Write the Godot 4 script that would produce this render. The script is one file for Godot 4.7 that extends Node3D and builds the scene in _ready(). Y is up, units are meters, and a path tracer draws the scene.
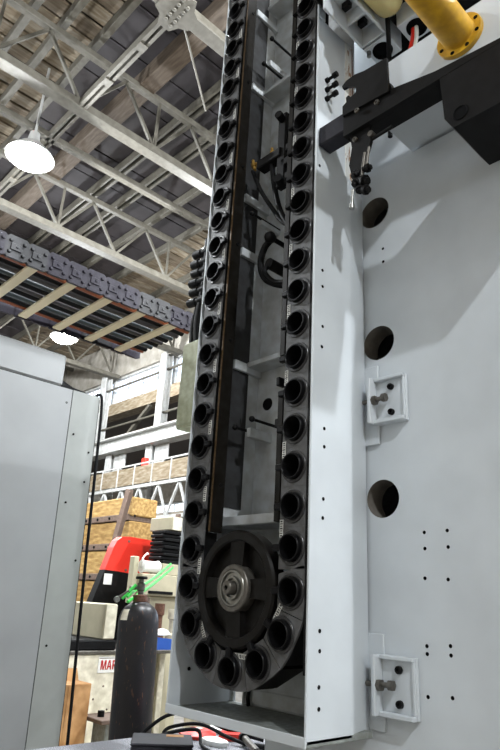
extends Node3D

var taken = {}
var rng = RandomNumberGenerator.new()
var M = {}

# ---------------------------------------------------------------- mesh helpers
func nst():
	var st = SurfaceTool.new()
	st.begin(Mesh.PRIMITIVE_TRIANGLES)
	return st

func tri(st, a, b, c, na, nb, nc):
	var face = (b - a).cross(c - a)
	if face.dot(na + nb + nc) > 0.0:
		st.set_normal(na); st.add_vertex(a)
		st.set_normal(nc); st.add_vertex(c)
		st.set_normal(nb); st.add_vertex(b)
	else:
		st.set_normal(na); st.add_vertex(a)
		st.set_normal(nb); st.add_vertex(b)
		st.set_normal(nc); st.add_vertex(c)

func flat(st, pts, out):
	# convex flat polygon whose normal points along out
	var n = (pts[1] - pts[0]).cross(pts[2] - pts[0]).normalized()
	if n.dot(out) < 0.0:
		n = -n
	for i in range(1, pts.size() - 1):
		tri(st, pts[0], pts[i], pts[i + 1], n, n, n)

func box(st, c, s, b = 0.0, xf = Transform3D.IDENTITY):
	# box with centre c and size s, edges chamfered by b
	var h = s * 0.5
	if b <= 0.0:
		for ax in 3:
			for sg in [-1.0, 1.0]:
				var u = (ax + 1) % 3
				var v = (ax + 2) % 3
				var pts = []
				for k in [[-1, -1], [1, -1], [1, 1], [-1, 1]]:
					var p = Vector3.ZERO
					p[ax] = sg * h[ax]
					p[u] = k[0] * h[u]
					p[v] = k[1] * h[v]
					pts.append(xf * (c + p))
				var o = Vector3.ZERO
				o[ax] = sg
				flat(st, pts, xf.basis * o)
		return
	b = min(b, min(h.x, min(h.y, h.z)) * 0.9)
	var vert = func(sx, sy, sz, face):
		var p = Vector3(sx * (h.x - b), sy * (h.y - b), sz * (h.z - b))
		p[face] += [sx, sy, sz][face] * b
		return xf * (c + p)
	for ax in 3:
		for sg in [-1.0, 1.0]:
			var u = (ax + 1) % 3
			var v = (ax + 2) % 3
			var pts = []
			for k in [[-1, -1], [1, -1], [1, 1], [-1, 1]]:
				var sgn = [0, 0, 0]
				sgn[ax] = sg
				sgn[u] = k[0]
				sgn[v] = k[1]
				pts.append(vert.call(sgn[0], sgn[1], sgn[2], ax))
			var o = Vector3.ZERO
			o[ax] = sg
			flat(st, pts, xf.basis * o)
	for ax in 3:
		var u = (ax + 1) % 3
		var v = (ax + 2) % 3
		for su in [-1.0, 1.0]:
			for sv in [-1.0, 1.0]:
				var lo = [0, 0, 0]
				var hi = [0, 0, 0]
				lo[ax] = -1.0; hi[ax] = 1.0
				lo[u] = su; hi[u] = su
				lo[v] = sv; hi[v] = sv
				var o = Vector3.ZERO
				o[u] = su
				o[v] = sv
				flat(st, [vert.call(lo[0], lo[1], lo[2], u), vert.call(hi[0], hi[1], hi[2], u), vert.call(hi[0], hi[1], hi[2], v), vert.call(lo[0], lo[1], lo[2], v)], xf.basis * o)
	for sx in [-1.0, 1.0]:
		for sy in [-1.0, 1.0]:
			for sz in [-1.0, 1.0]:
				flat(st, [vert.call(sx, sy, sz, 0), vert.call(sx, sy, sz, 1), vert.call(sx, sy, sz, 2)], xf.basis * Vector3(sx, sy, sz))

func ext(st, lo, hi, b = 0.0):
	box(st, (lo + hi) * 0.5, (hi - lo).abs(), b)

func along(a, b, up = Vector3.UP):
	# frame at a whose y axis runs to b
	var y = (b - a).normalized()
	if abs(y.dot(up)) > 0.99:
		up = Vector3.RIGHT
	var x = y.cross(up).normalized()
	return Transform3D(Basis(x, y, x.cross(y)), a)

func bar(st, a, b, w, d, bev = 0.0, up = Vector3.UP):
	# rectangular bar from a to b, w wide (sideways) and d deep (towards up)
	var t = along(a, b, up)
	var l = (b - a).length()
	box(st, Vector3(0, l * 0.5, 0), Vector3(w, l, d), bev, t)

func lathe(st, prof, xf, seg = 24, smooth = false):
	# prof: list of Vector2(radius, height along local y)
	for i in prof.size() - 1:
		var p = prof[i]
		var q = prof[i + 1]
		var d = (q - p)
		if d.length() < 1e-7:
			continue
		var nn = Vector2(d.y, -d.x).normalized()
		var np = nn
		var nq = nn
		if smooth:
			if i > 0:
				var e = prof[i] - prof[i - 1]
				np = (nn + Vector2(e.y, -e.x).normalized()).normalized()
			if i < prof.size() - 2:
				var e2 = prof[i + 2] - prof[i + 1]
				nq = (nn + Vector2(e2.y, -e2.x).normalized()).normalized()
		for k in seg:
			var a0 = TAU * k / seg
			var a1 = TAU * (k + 1) / seg
			var c0 = Vector3(cos(a0), 0, sin(a0))
			var c1 = Vector3(cos(a1), 0, sin(a1))
			var v = [xf * (c0 * p.x + Vector3(0, p.y, 0)), xf * (c1 * p.x + Vector3(0, p.y, 0)), xf * (c1 * q.x + Vector3(0, q.y, 0)), xf * (c0 * q.x + Vector3(0, q.y, 0))]
			var n = [xf.basis * (c0 * np.x + Vector3(0, np.y, 0)), xf.basis * (c1 * np.x + Vector3(0, np.y, 0)), xf.basis * (c1 * nq.x + Vector3(0, nq.y, 0)), xf.basis * (c0 * nq.x + Vector3(0, nq.y, 0))]
			if p.x > 1e-6:
				tri(st, v[0], v[1], v[2], n[0], n[1], n[2])
			if q.x > 1e-6:
				tri(st, v[0], v[2], v[3], n[0], n[2], n[3])

func cyl(st, a, b, r, seg = 16, r2 = -1.0):
	var l = (b - a).length()
	var e = r if r2 < 0.0 else r2
	lathe(st, [Vector2(0, 0), Vector2(r, 0), Vector2(e, l), Vector2(0, l)], along(a, b), seg)

func smooth_path(pts, n = 6):
	var c = Curve3D.new()
	for i in pts.size():
		var t = Vector3.ZERO
		if i > 0 and i < pts.size() - 1:
			t = (pts[i + 1] - pts[i - 1]) / 6.0
		c.add_point(pts[i], -t, t)
	var out = []
	for i in pts.size() - 1:
		for k in n:
			out.append(c.sample(i, float(k) / n))
	out.append(pts[-1])
	return out

func tube(st, pts, r, seg = 8):
	var up = Vector3(0.31, 0.77, 0.56).normalized()
	var rings = []
	var nrm = []
	for i in pts.size():
		var d = (pts[min(i + 1, pts.size() - 1)] - pts[max(i - 1, 0)]).normalized()
		up = (up - d * up.dot(d)).normalized()
		var s = d.cross(up)
		var ring = []
		var nr = []
		for k in seg:
			var n = up * cos(TAU * k / seg) + s * sin(TAU * k / seg)
			nr.append(n)
			ring.append(pts[i] + n * r)
		rings.append(ring)
		nrm.append(nr)
	for i in pts.size() - 1:
		for k in seg:
			var j = (k + 1) % seg
			tri(st, rings[i][k], rings[i][j], rings[i + 1][j], nrm[i][k], nrm[i][j], nrm[i + 1][j])
			tri(st, rings[i][k], rings[i + 1][j], rings[i + 1][k], nrm[i][k], nrm[i + 1][j], nrm[i + 1][k])
	flat(st, rings[0], pts[0] - pts[1])
	flat(st, rings[-1], pts[-1] - pts[-2])

func prism(st, poly, depth, xf):
	# 2D polygon in local xy, extruded from local z = 0 to z = depth
	var ids = Geometry2D.triangulate_polygon(PackedVector2Array(poly))
	for z in [0.0, depth]:
		var o = xf.basis * Vector3(0, 0, 1 if z == depth else -1)
		for i in range(0, ids.size(), 3):
			var t = []
			for k in 3:
				t.append(xf * Vector3(poly[ids[i + k]].x, poly[ids[i + k]].y, z))
			flat(st, t, o)
	var cw = Geometry2D.is_polygon_clockwise(PackedVector2Array(poly))
	for i in poly.size():
		var a = poly[i]
		var b = poly[(i + 1) % poly.size()]
		var d = b - a
		var n2 = Vector2(-d.y, d.x) if cw else Vector2(d.y, -d.x)
		flat(st, [xf * Vector3(a.x, a.y, 0), xf * Vector3(b.x, b.y, 0), xf * Vector3(b.x, b.y, depth), xf * Vector3(a.x, a.y, depth)], xf.basis * Vector3(n2.x, n2.y, 0))

func holed(st, poly, r, y0, y1):
	# convex plate in local xz between heights y0 < y1 with a round hole of radius r at the origin
	var ang = []
	for k in 28:
		ang.append(TAU * k / 28.0)
	for p in poly:
		ang.append(fposmod(atan2(p.y, p.x), TAU))
	ang.sort()
	var rim = []
	for a in ang:
		var d = Vector2(cos(a), sin(a))
		var best = 10.0
		for i in poly.size():
			var e = poly[(i + 1) % poly.size()] - poly[i]
			var den = d.cross(e)
			if abs(den) > 1e-9:
				var t = poly[i].cross(e) / den
				if t > 0.0:
					best = min(best, t)
		rim.append(d * best)
	for k in ang.size():
		var j = (k + 1) % ang.size()
		if abs(ang[j] - ang[k]) < 1e-6:
			continue
		var i0 = Vector3(cos(ang[k]), 0, sin(ang[k])) * r
		var i1 = Vector3(cos(ang[j]), 0, sin(ang[j])) * r
		var o0 = Vector3(rim[k].x, 0, rim[k].y)
		var o1 = Vector3(rim[j].x, 0, rim[j].y)
		var a = Vector3(0, y0, 0)
		var b = Vector3(0, y1, 0)
		flat(st, [i0 + b, o0 + b, o1 + b, i1 + b], Vector3.UP)
		flat(st, [i0 + a, o0 + a, o1 + a, i1 + a], Vector3.DOWN)
		flat(st, [o0 + a, o1 + a, o1 + b, o0 + b], o0 + o1)
		flat(st, [i0 + a, i1 + a, i1 + b, i0 + b], -(i0 + i1))

# ---------------------------------------------------------------- scene helpers
func numbered(parent, called):
	var key = str(parent.get_instance_id()) + "/" + called
	var n = taken.get(key, 0)
	taken[key] = n + 1
	return called if n == 0 else "%s_%03d" % [called, n]

func tag(o, label, category, group = ""):
	o.set_meta("label", label)
	o.set_meta("category", category)
	if group != "":
		o.set_meta("group", group)

func thing(called, at, label, category, group = ""):
	var o = Node3D.new()
	o.name = numbered(self, called)
	add_child(o)
	o.position = at
	tag(o, label, category, group)
	return o

func structure(called):
	var o = Node3D.new()
	o.name = numbered(self, called)
	add_child(o)
	o.set_meta("kind", "structure")
	return o

func put(called, m, mat, parent, xf = Transform3D.IDENTITY):
	# a shared mesh placed under a parent at its own transform
	var o = MeshInstance3D.new()
	o.name = numbered(parent, called)
	o.mesh = m
	o.material_override = mat
	o.transform = xf
	parent.add_child(o, true)
	return o

func part(called, st, mat, parent, label = ""):
	# a mesh whose vertices are given in world coordinates
	var o = put(called, st.commit(), mat, parent)
	if parent != self:
		var g = Vector3.ZERO
		var p = parent
		while p != self:
			g += p.position
			p = p.get_parent()
		o.position = -g
	if label != "":
		o.set_meta("label", label)
	return o

func whole(called, st, mat, label, category, group = ""):
	var o = part(called, st, mat, self)
	tag(o, label, category, group)
	return o

func slab(called, lo, hi, mat, parent, b = 0.0):
	var st = nst()
	ext(st, lo, hi, b)
	return part(called, st, mat, parent)

func rod(called, a, b, r, mat, parent, seg = 12, r2 = -1.0):
	var st = nst()
	cyl(st, a, b, r, seg, r2)
	return part(called, st, mat, parent)

func hose(called, pts, r, mat, parent):
	var st = nst()
	tube(st, smooth_path(pts), r)
	return part(called, st, mat, parent)

# ---------------------------------------------------------------- materials
func c8(r, g, b):
	return Color(r / 255.0, g / 255.0, b / 255.0)

func noise_tex(sd, freq, lo, hi, size = 256, tint_lo = Color.WHITE, tint_hi = Color.WHITE, octaves = 4, power = 1.0):
	var n = FastNoiseLite.new()
	n.seed = sd
	n.noise_type = FastNoiseLite.TYPE_SIMPLEX_SMOOTH
	n.frequency = freq
	n.fractal_octaves = octaves
	var src = n.get_seamless_image(size, size)
	var im = Image.create(size, size, false, Image.FORMAT_RGB8)
	for y in size:
		for x in size:
			var t = pow(src.get_pixel(x, y).r, power)
			var k = lerp(lo, hi, t)
			var c = tint_lo.lerp(tint_hi, t)
			im.set_pixel(x, y, Color(c.r * k, c.g * k, c.b * k))
	return ImageTexture.create_from_image(im)

func spots_tex(sd, freq, base, spot, thr, soft, size = 256):
	var n = FastNoiseLite.new()
	n.seed = sd
	n.frequency = freq
	n.fractal_octaves = 4
	var src = n.get_seamless_image(size, size)
	var im = Image.create(size, size, false, Image.FORMAT_RGB8)
	for y in size:
		for x in size:
			var t = smoothstep(thr - soft, thr + soft, src.get_pixel(x, y).r)
			im.set_pixel(x, y, base.lerp(spot, t))
	return ImageTexture.create_from_image(im)

func mat(color, rough = 0.5, metal = 0.0, tex = null, scale = Vector3.ONE, spec = 0.5):
	var m = StandardMaterial3D.new()
	m.albedo_color = color
	m.roughness = rough
	m.metallic = metal
	m.metallic_specular = spec
	if tex != null:
		m.albedo_texture = tex
		m.uv1_triplanar = true
		m.uv1_world_triplanar = true
		m.uv1_scale = scale
	return m

func make_materials():
	var soft = noise_tex(3, 0.012, 0.93, 1.0)
	var grime = noise_tex(7, 0.02, 0.86, 1.02, 256, Color(0.95, 0.93, 0.9), Color.WHITE)
	var greasy = noise_tex(11, 0.03, 0.7, 1.05, 256, Color(1.0, 0.9, 0.75), Color.WHITE)
	var rusty = spots_tex(5, 0.02, Color(1, 1, 1), c8(176, 132, 100), 0.76, 0.06)
	var grain = noise_tex(19, 0.02, 0.72, 1.05, 256, Color(0.95, 0.85, 0.7), Color.WHITE)
	M.paint = mat(c8(206, 212, 217), 0.42, 0.0, soft, Vector3(0.7, 0.7, 0.7))
	M.paint_rust = mat(c8(212, 212, 208), 0.5, 0.0, rusty, Vector3(6, 2, 6))
	M.rust = mat(c8(120, 74, 44), 0.8, 0.2, greasy, Vector3(14, 14, 14))
	M.inner = mat(c8(206, 212, 217), 0.5, 0.0, grime, Vector3(1.5, 1.5, 1.5))
	M.dusty = mat(c8(140, 146, 144), 0.75, 0.0, grime, Vector3(5, 5, 5))
	M.link = mat(c8(100, 101, 103), 0.45, 0.1, grime, Vector3(4, 4, 4), 0.25)
	M.pot = mat(c8(20, 20, 22), 0.35, 0.2, grime, Vector3(5, 5, 5), 0.25)
	M.pot_edge = mat(c8(56, 56, 58), 0.35, 0.1, grime, Vector3(6, 6, 6))
	M.black = mat(c8(24, 24, 25), 0.5, 0.1, grime, Vector3(3, 3, 3), 0.25)
	M.rail = mat(c8(30, 29, 28), 0.45, 0.2, greasy, Vector3(2, 2, 2), 0.25)
	M.hole = mat(c8(8, 8, 9), 0.8, 0.0, null, Vector3.ONE, 0.2)
	M.wheel = mat(c8(26, 26, 27), 0.35, 0.0, greasy, Vector3(2.5, 2.5, 2.5), 0.25)
	M.steel = mat(c8(150, 150, 146), 0.3, 0.9, grime, Vector3(5, 5, 5))
	M.steel_dull = mat(c8(112, 109, 104), 0.45, 0.7, grime, Vector3(8, 8, 8))
	M.oil = mat(c8(92, 74, 48), 0.4, 0.4, greasy, Vector3(9, 9, 9))
	M.brass = mat(c8(176, 140, 72), 0.35, 0.8)
	M.backing = mat(c8(60, 61, 63), 0.6, 0.0, grime, Vector3(2, 2, 2), 0.3)
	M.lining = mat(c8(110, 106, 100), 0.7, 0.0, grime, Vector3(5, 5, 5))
	M.tag = mat(c8(205, 205, 200), 0.6)
	M.ink = mat(c8(40, 40, 42), 0.6)
	M.rubber = mat(c8(22, 22, 23), 0.5, 0.0, null, Vector3.ONE, 0.2)
	M.yellow = mat(c8(214, 166, 36), 0.42, 0.0, grime, Vector3(3, 3, 3))
	M.amber = mat(c8(205, 190, 130), 0.2, 0.3, soft, Vector3(3, 3, 3))
	M.enclosure = mat(c8(146, 148, 149), 0.34, 0.0, soft, Vector3(0.5, 0.5, 0.5))
	M.enclosure_edge = mat(c8(146, 149, 146), 0.5, 0.0, soft, Vector3(1, 1, 1))
	M.carrier = mat(c8(50, 47, 58), 0.42, 0.0, grime, Vector3(6, 6, 6), 0.3)
	M.carrier_dark = mat(c8(24, 23, 27), 0.45, 0.2)
	M.rung = mat(c8(212, 198, 166), 0.5)
	M.cable_orange = mat(c8(134, 68, 36), 0.5)
	M.cable_teal = mat(c8(40, 50, 54), 0.5)
	M.cable_grey = mat(c8(48, 44, 46), 0.5)
	M.truss = mat(c8(82, 79, 71), 0.6, 0.0, grime, Vector3(1.5, 1.5, 1.5))
	M.timber = mat(c8(78, 69, 60), 0.8, 0.0, grain, Vector3(0.5, 3.5, 3.5))
	M.board_a = mat(c8(126, 119, 108), 0.85, 0.0, grain, Vector3(2.2, 1.5, 0.35))
	M.board_b = mat(c8(110, 102, 91), 0.85, 0.0, grain, Vector3(2.2, 1.5, 0.3))
	M.board_c = mat(c8(138, 131, 119), 0.85, 0.0, grain, Vector3(2.2, 1.5, 0.4))
	M.panel_a = mat(c8(50, 44, 46), 0.8, 0.0, grime, Vector3(0.6, 1, 0.6))
	M.panel_b = mat(c8(43, 38, 41), 0.8, 0.0, grime, Vector3(0.6, 1, 0.6))
	M.roof_back = mat(c8(70, 62, 58), 0.9)
	M.concrete = mat(c8(128, 125, 120), 0.8, 0.0, grime, Vector3(0.6, 0.6, 0.6))
	M.plaster = mat(c8(150, 146, 138), 0.85, 0.0, grime, Vector3(0.5, 0.5, 0.5))
	M.aisle = mat(c8(120, 114, 104), 0.9, 0.0, grime, Vector3(0.5, 0.5, 0.5))
	M.crane = mat(c8(178, 180, 180), 0.5, 0.0, grime, Vector3(0.8, 0.8, 0.8))
	M.sill = mat(c8(138, 131, 118), 0.8, 0.0, grain, Vector3(0.5, 2, 2))
	M.wood = mat(c8(186, 158, 104), 0.75, 0.0, grain, Vector3(0.5, 2.2, 2.2))
	M.wood_b = mat(c8(170, 142, 90), 0.75, 0.0, grain, Vector3(0.5, 2.0, 2.0))
	M.strip = mat(c8(112, 94, 84), 0.7, 0.1, grime, Vector3(2, 2, 2))
	M.charcoal = mat(Color.WHITE, 0.38, 0.1, spots_tex(23, 0.035, c8(27, 25, 29), c8(104, 68, 46), 0.82, 0.03), Vector3(5, 1.3, 5))
	M.collar = mat(c8(126, 92, 80), 0.6, 0.3, greasy, Vector3(8, 8, 8))
	M.red = mat(c8(226, 50, 36), 0.4)
	M.cream = mat(c8(238, 233, 214), 0.55, 0.0, grime, Vector3(2, 2, 2))
	M.beige = mat(c8(186, 178, 152), 0.5, 0.0, soft, Vector3(2, 2, 2))
	M.white = mat(c8(236, 236, 232), 0.55)
	M.blue = mat(c8(38, 84, 170), 0.45)
	M.card = mat(c8(206, 164, 118), 0.85, 0.0, grain, Vector3(1, 1, 1))
	M.green_hose = mat(c8(70, 206, 86), 0.4)
	M.pale_green = mat(c8(186, 192, 164), 0.6, 0.0, grime, Vector3(3, 3, 3))
	M.dark_green = mat(c8(34, 78, 54), 0.6)
	M.carpet = mat(Color.WHITE, 0.95, 0.0, spots_tex(31, 0.16, c8(84, 85, 90), c8(188, 189, 194), 0.56, 0.14), Vector3(5, 5, 5))
	M.grey_box = mat(c8(48, 48, 54), 0.5, 0.0, soft, Vector3(5, 5, 5), 0.25)
	M.lamp_shell = mat(c8(180, 180, 178), 0.35, 0.6)
	M.red_text = mat(c8(190, 30, 34), 0.5)
	M.glow = mat(Color.WHITE, 0.5)
	M.glow.emission_enabled = true
	M.glow.emission = Color(1.0, 0.99, 0.96)
	M.glow.emission_energy_multiplier = 14.0
	M.glass = StandardMaterial3D.new()
	M.glass.albedo_color = Color(0.95, 0.97, 1.0, 0.12)
	M.glass.transparency = BaseMaterial3D.TRANSPARENCY_ALPHA
	M.glass.roughness = 0.05

# ---------------------------------------------------------------- build
func _ready():
	rng.seed = 4711
	# camera, sky and exposure
	var cam = Camera3D.new()
	cam.name = "camera"
	add_child(cam)
	var r = Vector3(0.6935, 0.0519, -0.7186)
	var f = Vector3(-0.6878, 0.3483, -0.6369).normalized()
	r = (r - f * r.dot(f)).normalized()
	var u = r.cross(f)
	cam.transform = Transform3D(Basis(r, u, -f), Vector3(1.7292, 1.5017, 1.5755))
	cam.fov = 62.87
	cam.near = 0.05
	cam.far = 200.0
	cam.current = true
	var env = Environment.new()
	env.tonemap_mode = Environment.TONE_MAPPER_LINEAR
	env.tonemap_exposure = 1.6
	env.background_mode = Environment.BG_SKY
	var sm = ProceduralSkyMaterial.new()
	sm.sky_top_color = Color(0.80, 0.88, 1.0)
	sm.sky_horizon_color = Color(0.94, 0.97, 1.0)
	sm.ground_bottom_color = Color(0.5, 0.5, 0.48)
	sm.ground_horizon_color = Color(0.8, 0.82, 0.84)
	sm.energy_multiplier = 2.6
	env.sky = Sky.new()
	env.sky.sky_material = sm
	env.sdfgi_enabled = true
	env.ssao_enabled = true
	env.ssil_enabled = true
	var we = WorldEnvironment.new()
	we.name = "environment"
	we.environment = env
	add_child(we)

	make_materials()
	hall()
	roof()
	lamps()
	machine_column()
	magazine_frame()
	tool_chain()
	magazine_fittings()
	tool_changer()
	left_enclosure()
	cable_carrier()
	side_cabinet()
	far_gallery()
	workshop()
	foreground()

# ---------------------------------------------------------------- the hall
const X0 = -24.0
const X1 = 9.0
const Z0 = -8.0
const Z1 = 8.0

func windows_band(wall, number, z, y0, y1, xs, out):
	# window band between the x positions xs at wall plane z
	for i in xs.size() - 1:
		var w = structure("window_%d" % (number + i))
		var st = nst()
		var a = xs[i]
		var b = xs[i + 1]
		ext(st, Vector3(a, y0, z - 0.05), Vector3(a + 0.06, y1, z + 0.05))
		ext(st, Vector3(b - 0.06, y0, z - 0.05), Vector3(b, y1, z + 0.05))
		ext(st, Vector3(a + 0.06, y0, z - 0.05), Vector3(b - 0.06, y0 + 0.06, z + 0.05))
		ext(st, Vector3(a + 0.06, y1 - 0.06, z - 0.05), Vector3(b - 0.06, y1, z + 0.05))
		part("window_frame", st, M.crane, w)
		var n = max(2, int(round((b - a) / 0.75)))
		for k in n:
			var xa = lerp(a + 0.06, b - 0.06, float(k) / n)
			var xb = lerp(a + 0.06, b - 0.06, float(k + 1) / n)
			slab("pane", Vector3(xa + 0.012, y0 + 0.06, z - 0.004), Vector3(xb - 0.012, y1 - 0.06, z + 0.004), M.glass, w)
			if k > 0:
				slab("mullion", Vector3(xa - 0.012, y0 + 0.06, z - 0.02), Vector3(xa + 0.012, y1 - 0.06, z + 0.02), M.crane, w)

func hall():
	var fl = structure("floor")
	slab("floor_slab", Vector3(X0, -0.2, -13.5), Vector3(X1, 0, Z1), M.concrete, fl)
	# wall on the far side: columns, crane beam, sill and the window band above
	var w = structure("wall_far")
	slab("upper_wall", Vector3(X0, 8.02, Z0 - 0.15), Vector3(X1, 9.5, Z0 + 0.15), M.plaster, w)
	slab("window_sill", Vector3(X0, 6.72, Z0 - 0.2), Vector3(X1, 7.1, Z0 + 0.2), M.sill, w)
	windows_band(w, 1, Z0, 7.1, 8.02, [-24.0, -20.9, -17.7, -14.95, -11.75, -8.5, -5.3, -2.1, 1.1, 4.3, 9.0], -1)
	# the side wall behind the camera, with a tall band of windows
	var n = structure("wall_near")
	slab("lower_wall", Vector3(X0, 0, Z1), Vector3(X1, 7.1, Z1 + 0.3), M.plaster, n)
	slab("upper_wall", Vector3(X0, 8.02, Z1), Vector3(X1, 9.5, Z1 + 0.3), M.plaster, n)
	windows_band(n, 20, Z1 + 0.1, 7.1, 8.02, [-24.0, -18.0, -12.0, -6.0, 0.0, 4.5, 9.0], 1)
	slab("end_wall", Vector3(X0 - 0.3, -0.2, -13.5), Vector3(X0, 9.5, Z1 + 0.3), M.plaster, structure("wall_left"))
	slab("end_wall", Vector3(X1, -0.2, -13.5), Vector3(X1 + 0.3, 9.5, Z1 + 0.3), M.plaster, structure("wall_right"))
	# the low aisle behind the columns
	var a = structure("wall_aisle")
	slab("aisle_wall", Vector3(X0, -0.2, -13.8), Vector3(X1, 2.6, -13.5), M.aisle, a)
	slab("aisle_upper_wall", Vector3(X0, 5.2, -13.8), Vector3(X1, 6.75, -13.5), M.aisle, a)
	windows_band(a, 30, -13.65, 2.6, 5.2, [-24.0, -18.0, -12.0, -6.0, 0.0, 9.0], -1)
	slab("aisle_roof", Vector3(X0, 6.75, -13.8), Vector3(X1, 6.9, Z0 - 0.2), M.roof_back, a)

func roof():
	var c = structure("ceiling")
	slab("roof_deck", Vector3(X0, 9.42, Z0 - 0.2), Vector3(X1, 9.6, Z1 + 0.3), M.roof_back, c)
	# boards: pale ones, dark panels in the middle bay, pale again towards the far wall
	var zones = [[-0.32, Z1, 0.30, 0.9], [-1.23, -0.32, 0.30, 1.0], [-5.36, -1.23, 0.78, 0.0], [Z0 + 0.15, -5.36, 0.26, 1.0]]
	for zn in zones:
		var pale = zn[3] > 0.0
		var wd = zn[2]
		var st = nst()
		box(st, Vector3.ZERO, Vector3(wd - (0.035 if pale else 0.03), 0.05, zn[1] - zn[0] - 0.02), 0.008)
		var m = st.commit()
		var x = X0 + 2.0 if pale else X0
		var count = 0
		x = -19.0
		while x < (3.0 if pale else 6.0):
			var ms = [M.board_a, M.board_b, M.board_c] if pale else [M.panel_a, M.panel_b]
			var o = Vector3(x + wd * 0.5, 9.36 + (rng.randf_range(-0.015, 0.015) if pale else rng.randf_range(-0.008, 0.008)), (zn[0] + zn[1]) * 0.5)
			put("roof_board" if pale else "roof_panel", m, ms[rng.randi() % ms.size()], c, Transform3D(Basis(Vector3(0, 0, 1), rng.randf_range(-0.02, 0.02)), o))
			x += wd
			count += 1
	# purlins along x
	var words = ["first", "second", "third", "fourth", "fifth", "sixth", "seventh", "eighth", "ninth"]
	var pz = [-0.30, -0.74, -1.25, -2.18, -3.09, -3.69, -4.5, -5.36, -6.6]
	for i in pz.size():
		var st = nst()
		var z = pz[i]
		if i == 3:
			ext(st, Vector3(X0, 9.02, z - 0.14), Vector3(X1, 9.305, z + 0.14), 0.01)
			whole("timber_purlin", st, M.timber, "broad brown weathered timber beam under the dark roof panels", "beam")
			continue
		if i == 4 or i == 5:
			for s in [-0.06, 0.06]:
				ext(st, Vector3(X0, 9.12, z + s - 0.022), Vector3(X1, 9.30, z + s + 0.022), 0.0)
			ext(st, Vector3(X0, 9.26, z - 0.04), Vector3(X1, 9.31, z + 0.04))
		else:
			ext(st, Vector3(X0, 9.14, z - 0.05), Vector3(X1, 9.315, z + 0.05), 0.008)
		whole("roof_purlin", st, M.truss, "pale roof purlin under the deck, %s counted from the upper left corner of the picture" % words[i], "purlin", "roof purlins")
	for z in [0.6, 1.8, 3.0, 4.2, 5.4, 6.6]:
		var st = nst()
		ext(st, Vector3(X0, 9.10, z - 0.06), Vector3(X1, 9.32, z + 0.06))
		whole("roof_purlin", st, M.truss, "pale roof purlin on the camera side, above the top edge of the picture", "purlin", "roof purlins")
	# trusses along z
	var tr = [[-2.87, "pale steel roof truss with the big bolted gusset plate at the upper edge"], [-5.15, "wide pale steel roof truss passing right above the larger glaring lamp"], [-8.30, "pale steel roof truss passing below the larger glaring lamp, behind the cable carrier"], [-11.4, "distant steel roof truss just above the smaller glaring lamp"], [-14.6, "far steel roof truss meeting the left window column"], [-17.8, "farthest steel roof truss, just above the grey enclosure"]]
	for t in tr:
		truss(t[0], t[1])
	# longitudinal strut of two angles through the gusset, and the lighter tie
	var s = thing("roof_strut", Vector3(-8.3, 8.0, -1.2), "long double-angle roof strut running from the bolted gusset down to the larger lamp", "strut")
	for d in [-0.04, 0.04]:
		slab("angle_bar", Vector3(-8.3, 7.94, -1.2 + d - 0.022), Vector3(-2.87, 8.06, -1.2 + d + 0.022), M.truss, s)
	for x in [-7.4, -6.3, -4.4, -3.6]:
		slab("batten_plate", Vector3(x - 0.06, 7.925, -1.26), Vector3(x + 0.06, 7.94, -1.14), M.truss, s)
	var tie = nst()
	ext(tie, Vector3(-6.09, 7.94, -7.8), Vector3(-5.98, 8.05, 1.0), 0.01)
	whole("roof_tie", tie, M.truss, "bright narrow roof tie running down to the right from the larger lamp", "tie")
	var rd = nst()
	cyl(rd, Vector3(-2.87, 7.95, -1.25), Vector3(-3.87, 8.0, -2.47), 0.014, 8)
	whole("tie_rod", rd, M.truss, "thin rusty sag rod hanging from the bolted gusset plate", "rod")

func truss(x, label):
	var t = thing("roof_truss", Vector3(x, 8.0, 0), label, "truss", "roof trusses")
	slab("bottom_chord", Vector3(x - 0.10, 7.93, -7.85), Vector3(x + 0.10, 8.06, 7.9), M.truss, t, 0.01)
	slab("top_chord", Vector3(x - 0.055, 8.96, -7.85), Vector3(x + 0.055, 9.07, 7.9), M.truss, t, 0.01)
	var zs = []
	var z = -7.6
	while z < 7.8:
		zs.append(z)
		z += 1.28
	for i in zs.size() - 1:
		var a = Vector3(x, 8.06, zs[i])
		var b = Vector3(x, 8.96, zs[i] + 0.64)
		var c = Vector3(x, 8.06, zs[i + 1])
		var st = nst()
		bar(st, a, b, 0.045, 0.045)
		part("web_bar", st, M.truss, t)
		st = nst()
		bar(st, b, c, 0.045, 0.045)
		part("web_bar", st, M.truss, t)
		if i % 2 == 0:
			st = nst()
			bar(st, a, Vector3(x, 8.96, zs[i]), 0.04, 0.04)
			part("web_post", st, M.truss, t)
	if x > -3.0:
		var g = nst()
		prism(g, [Vector2(-0.27, -0.08), Vector2(-0.15, -0.14), Vector2(-0.10, -0.24), Vector2(0.10, -0.24), Vector2(0.15, -0.14), Vector2(0.27, -0.08), Vector2(0.27, 0.08), Vector2(0.15, 0.14), Vector2(0.10, 0.24), Vector2(-0.10, 0.24), Vector2(-0.15, 0.14), Vector2(-0.27, 0.08)], 0.02, Transform3D(Basis(Vector3.RIGHT, PI / 2), Vector3(x, 7.925, -1.2)))
		var gp = part("gusset_plate", g, M.truss, t)
		var bs = nst()
		lathe(bs, [Vector2(0, -0.02), Vector2(0.02, -0.016), Vector2(0.026, 0)], Transform3D.IDENTITY, 8)
		var bm = bs.commit()
		for i in 10:
			put("rivet", bm, M.truss, t, Transform3D(Basis.IDENTITY, Vector3(-0.19 + 0.042 * i, -0.096, -1.2 + (0.05 if i % 2 else -0.05))))
	return t

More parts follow.
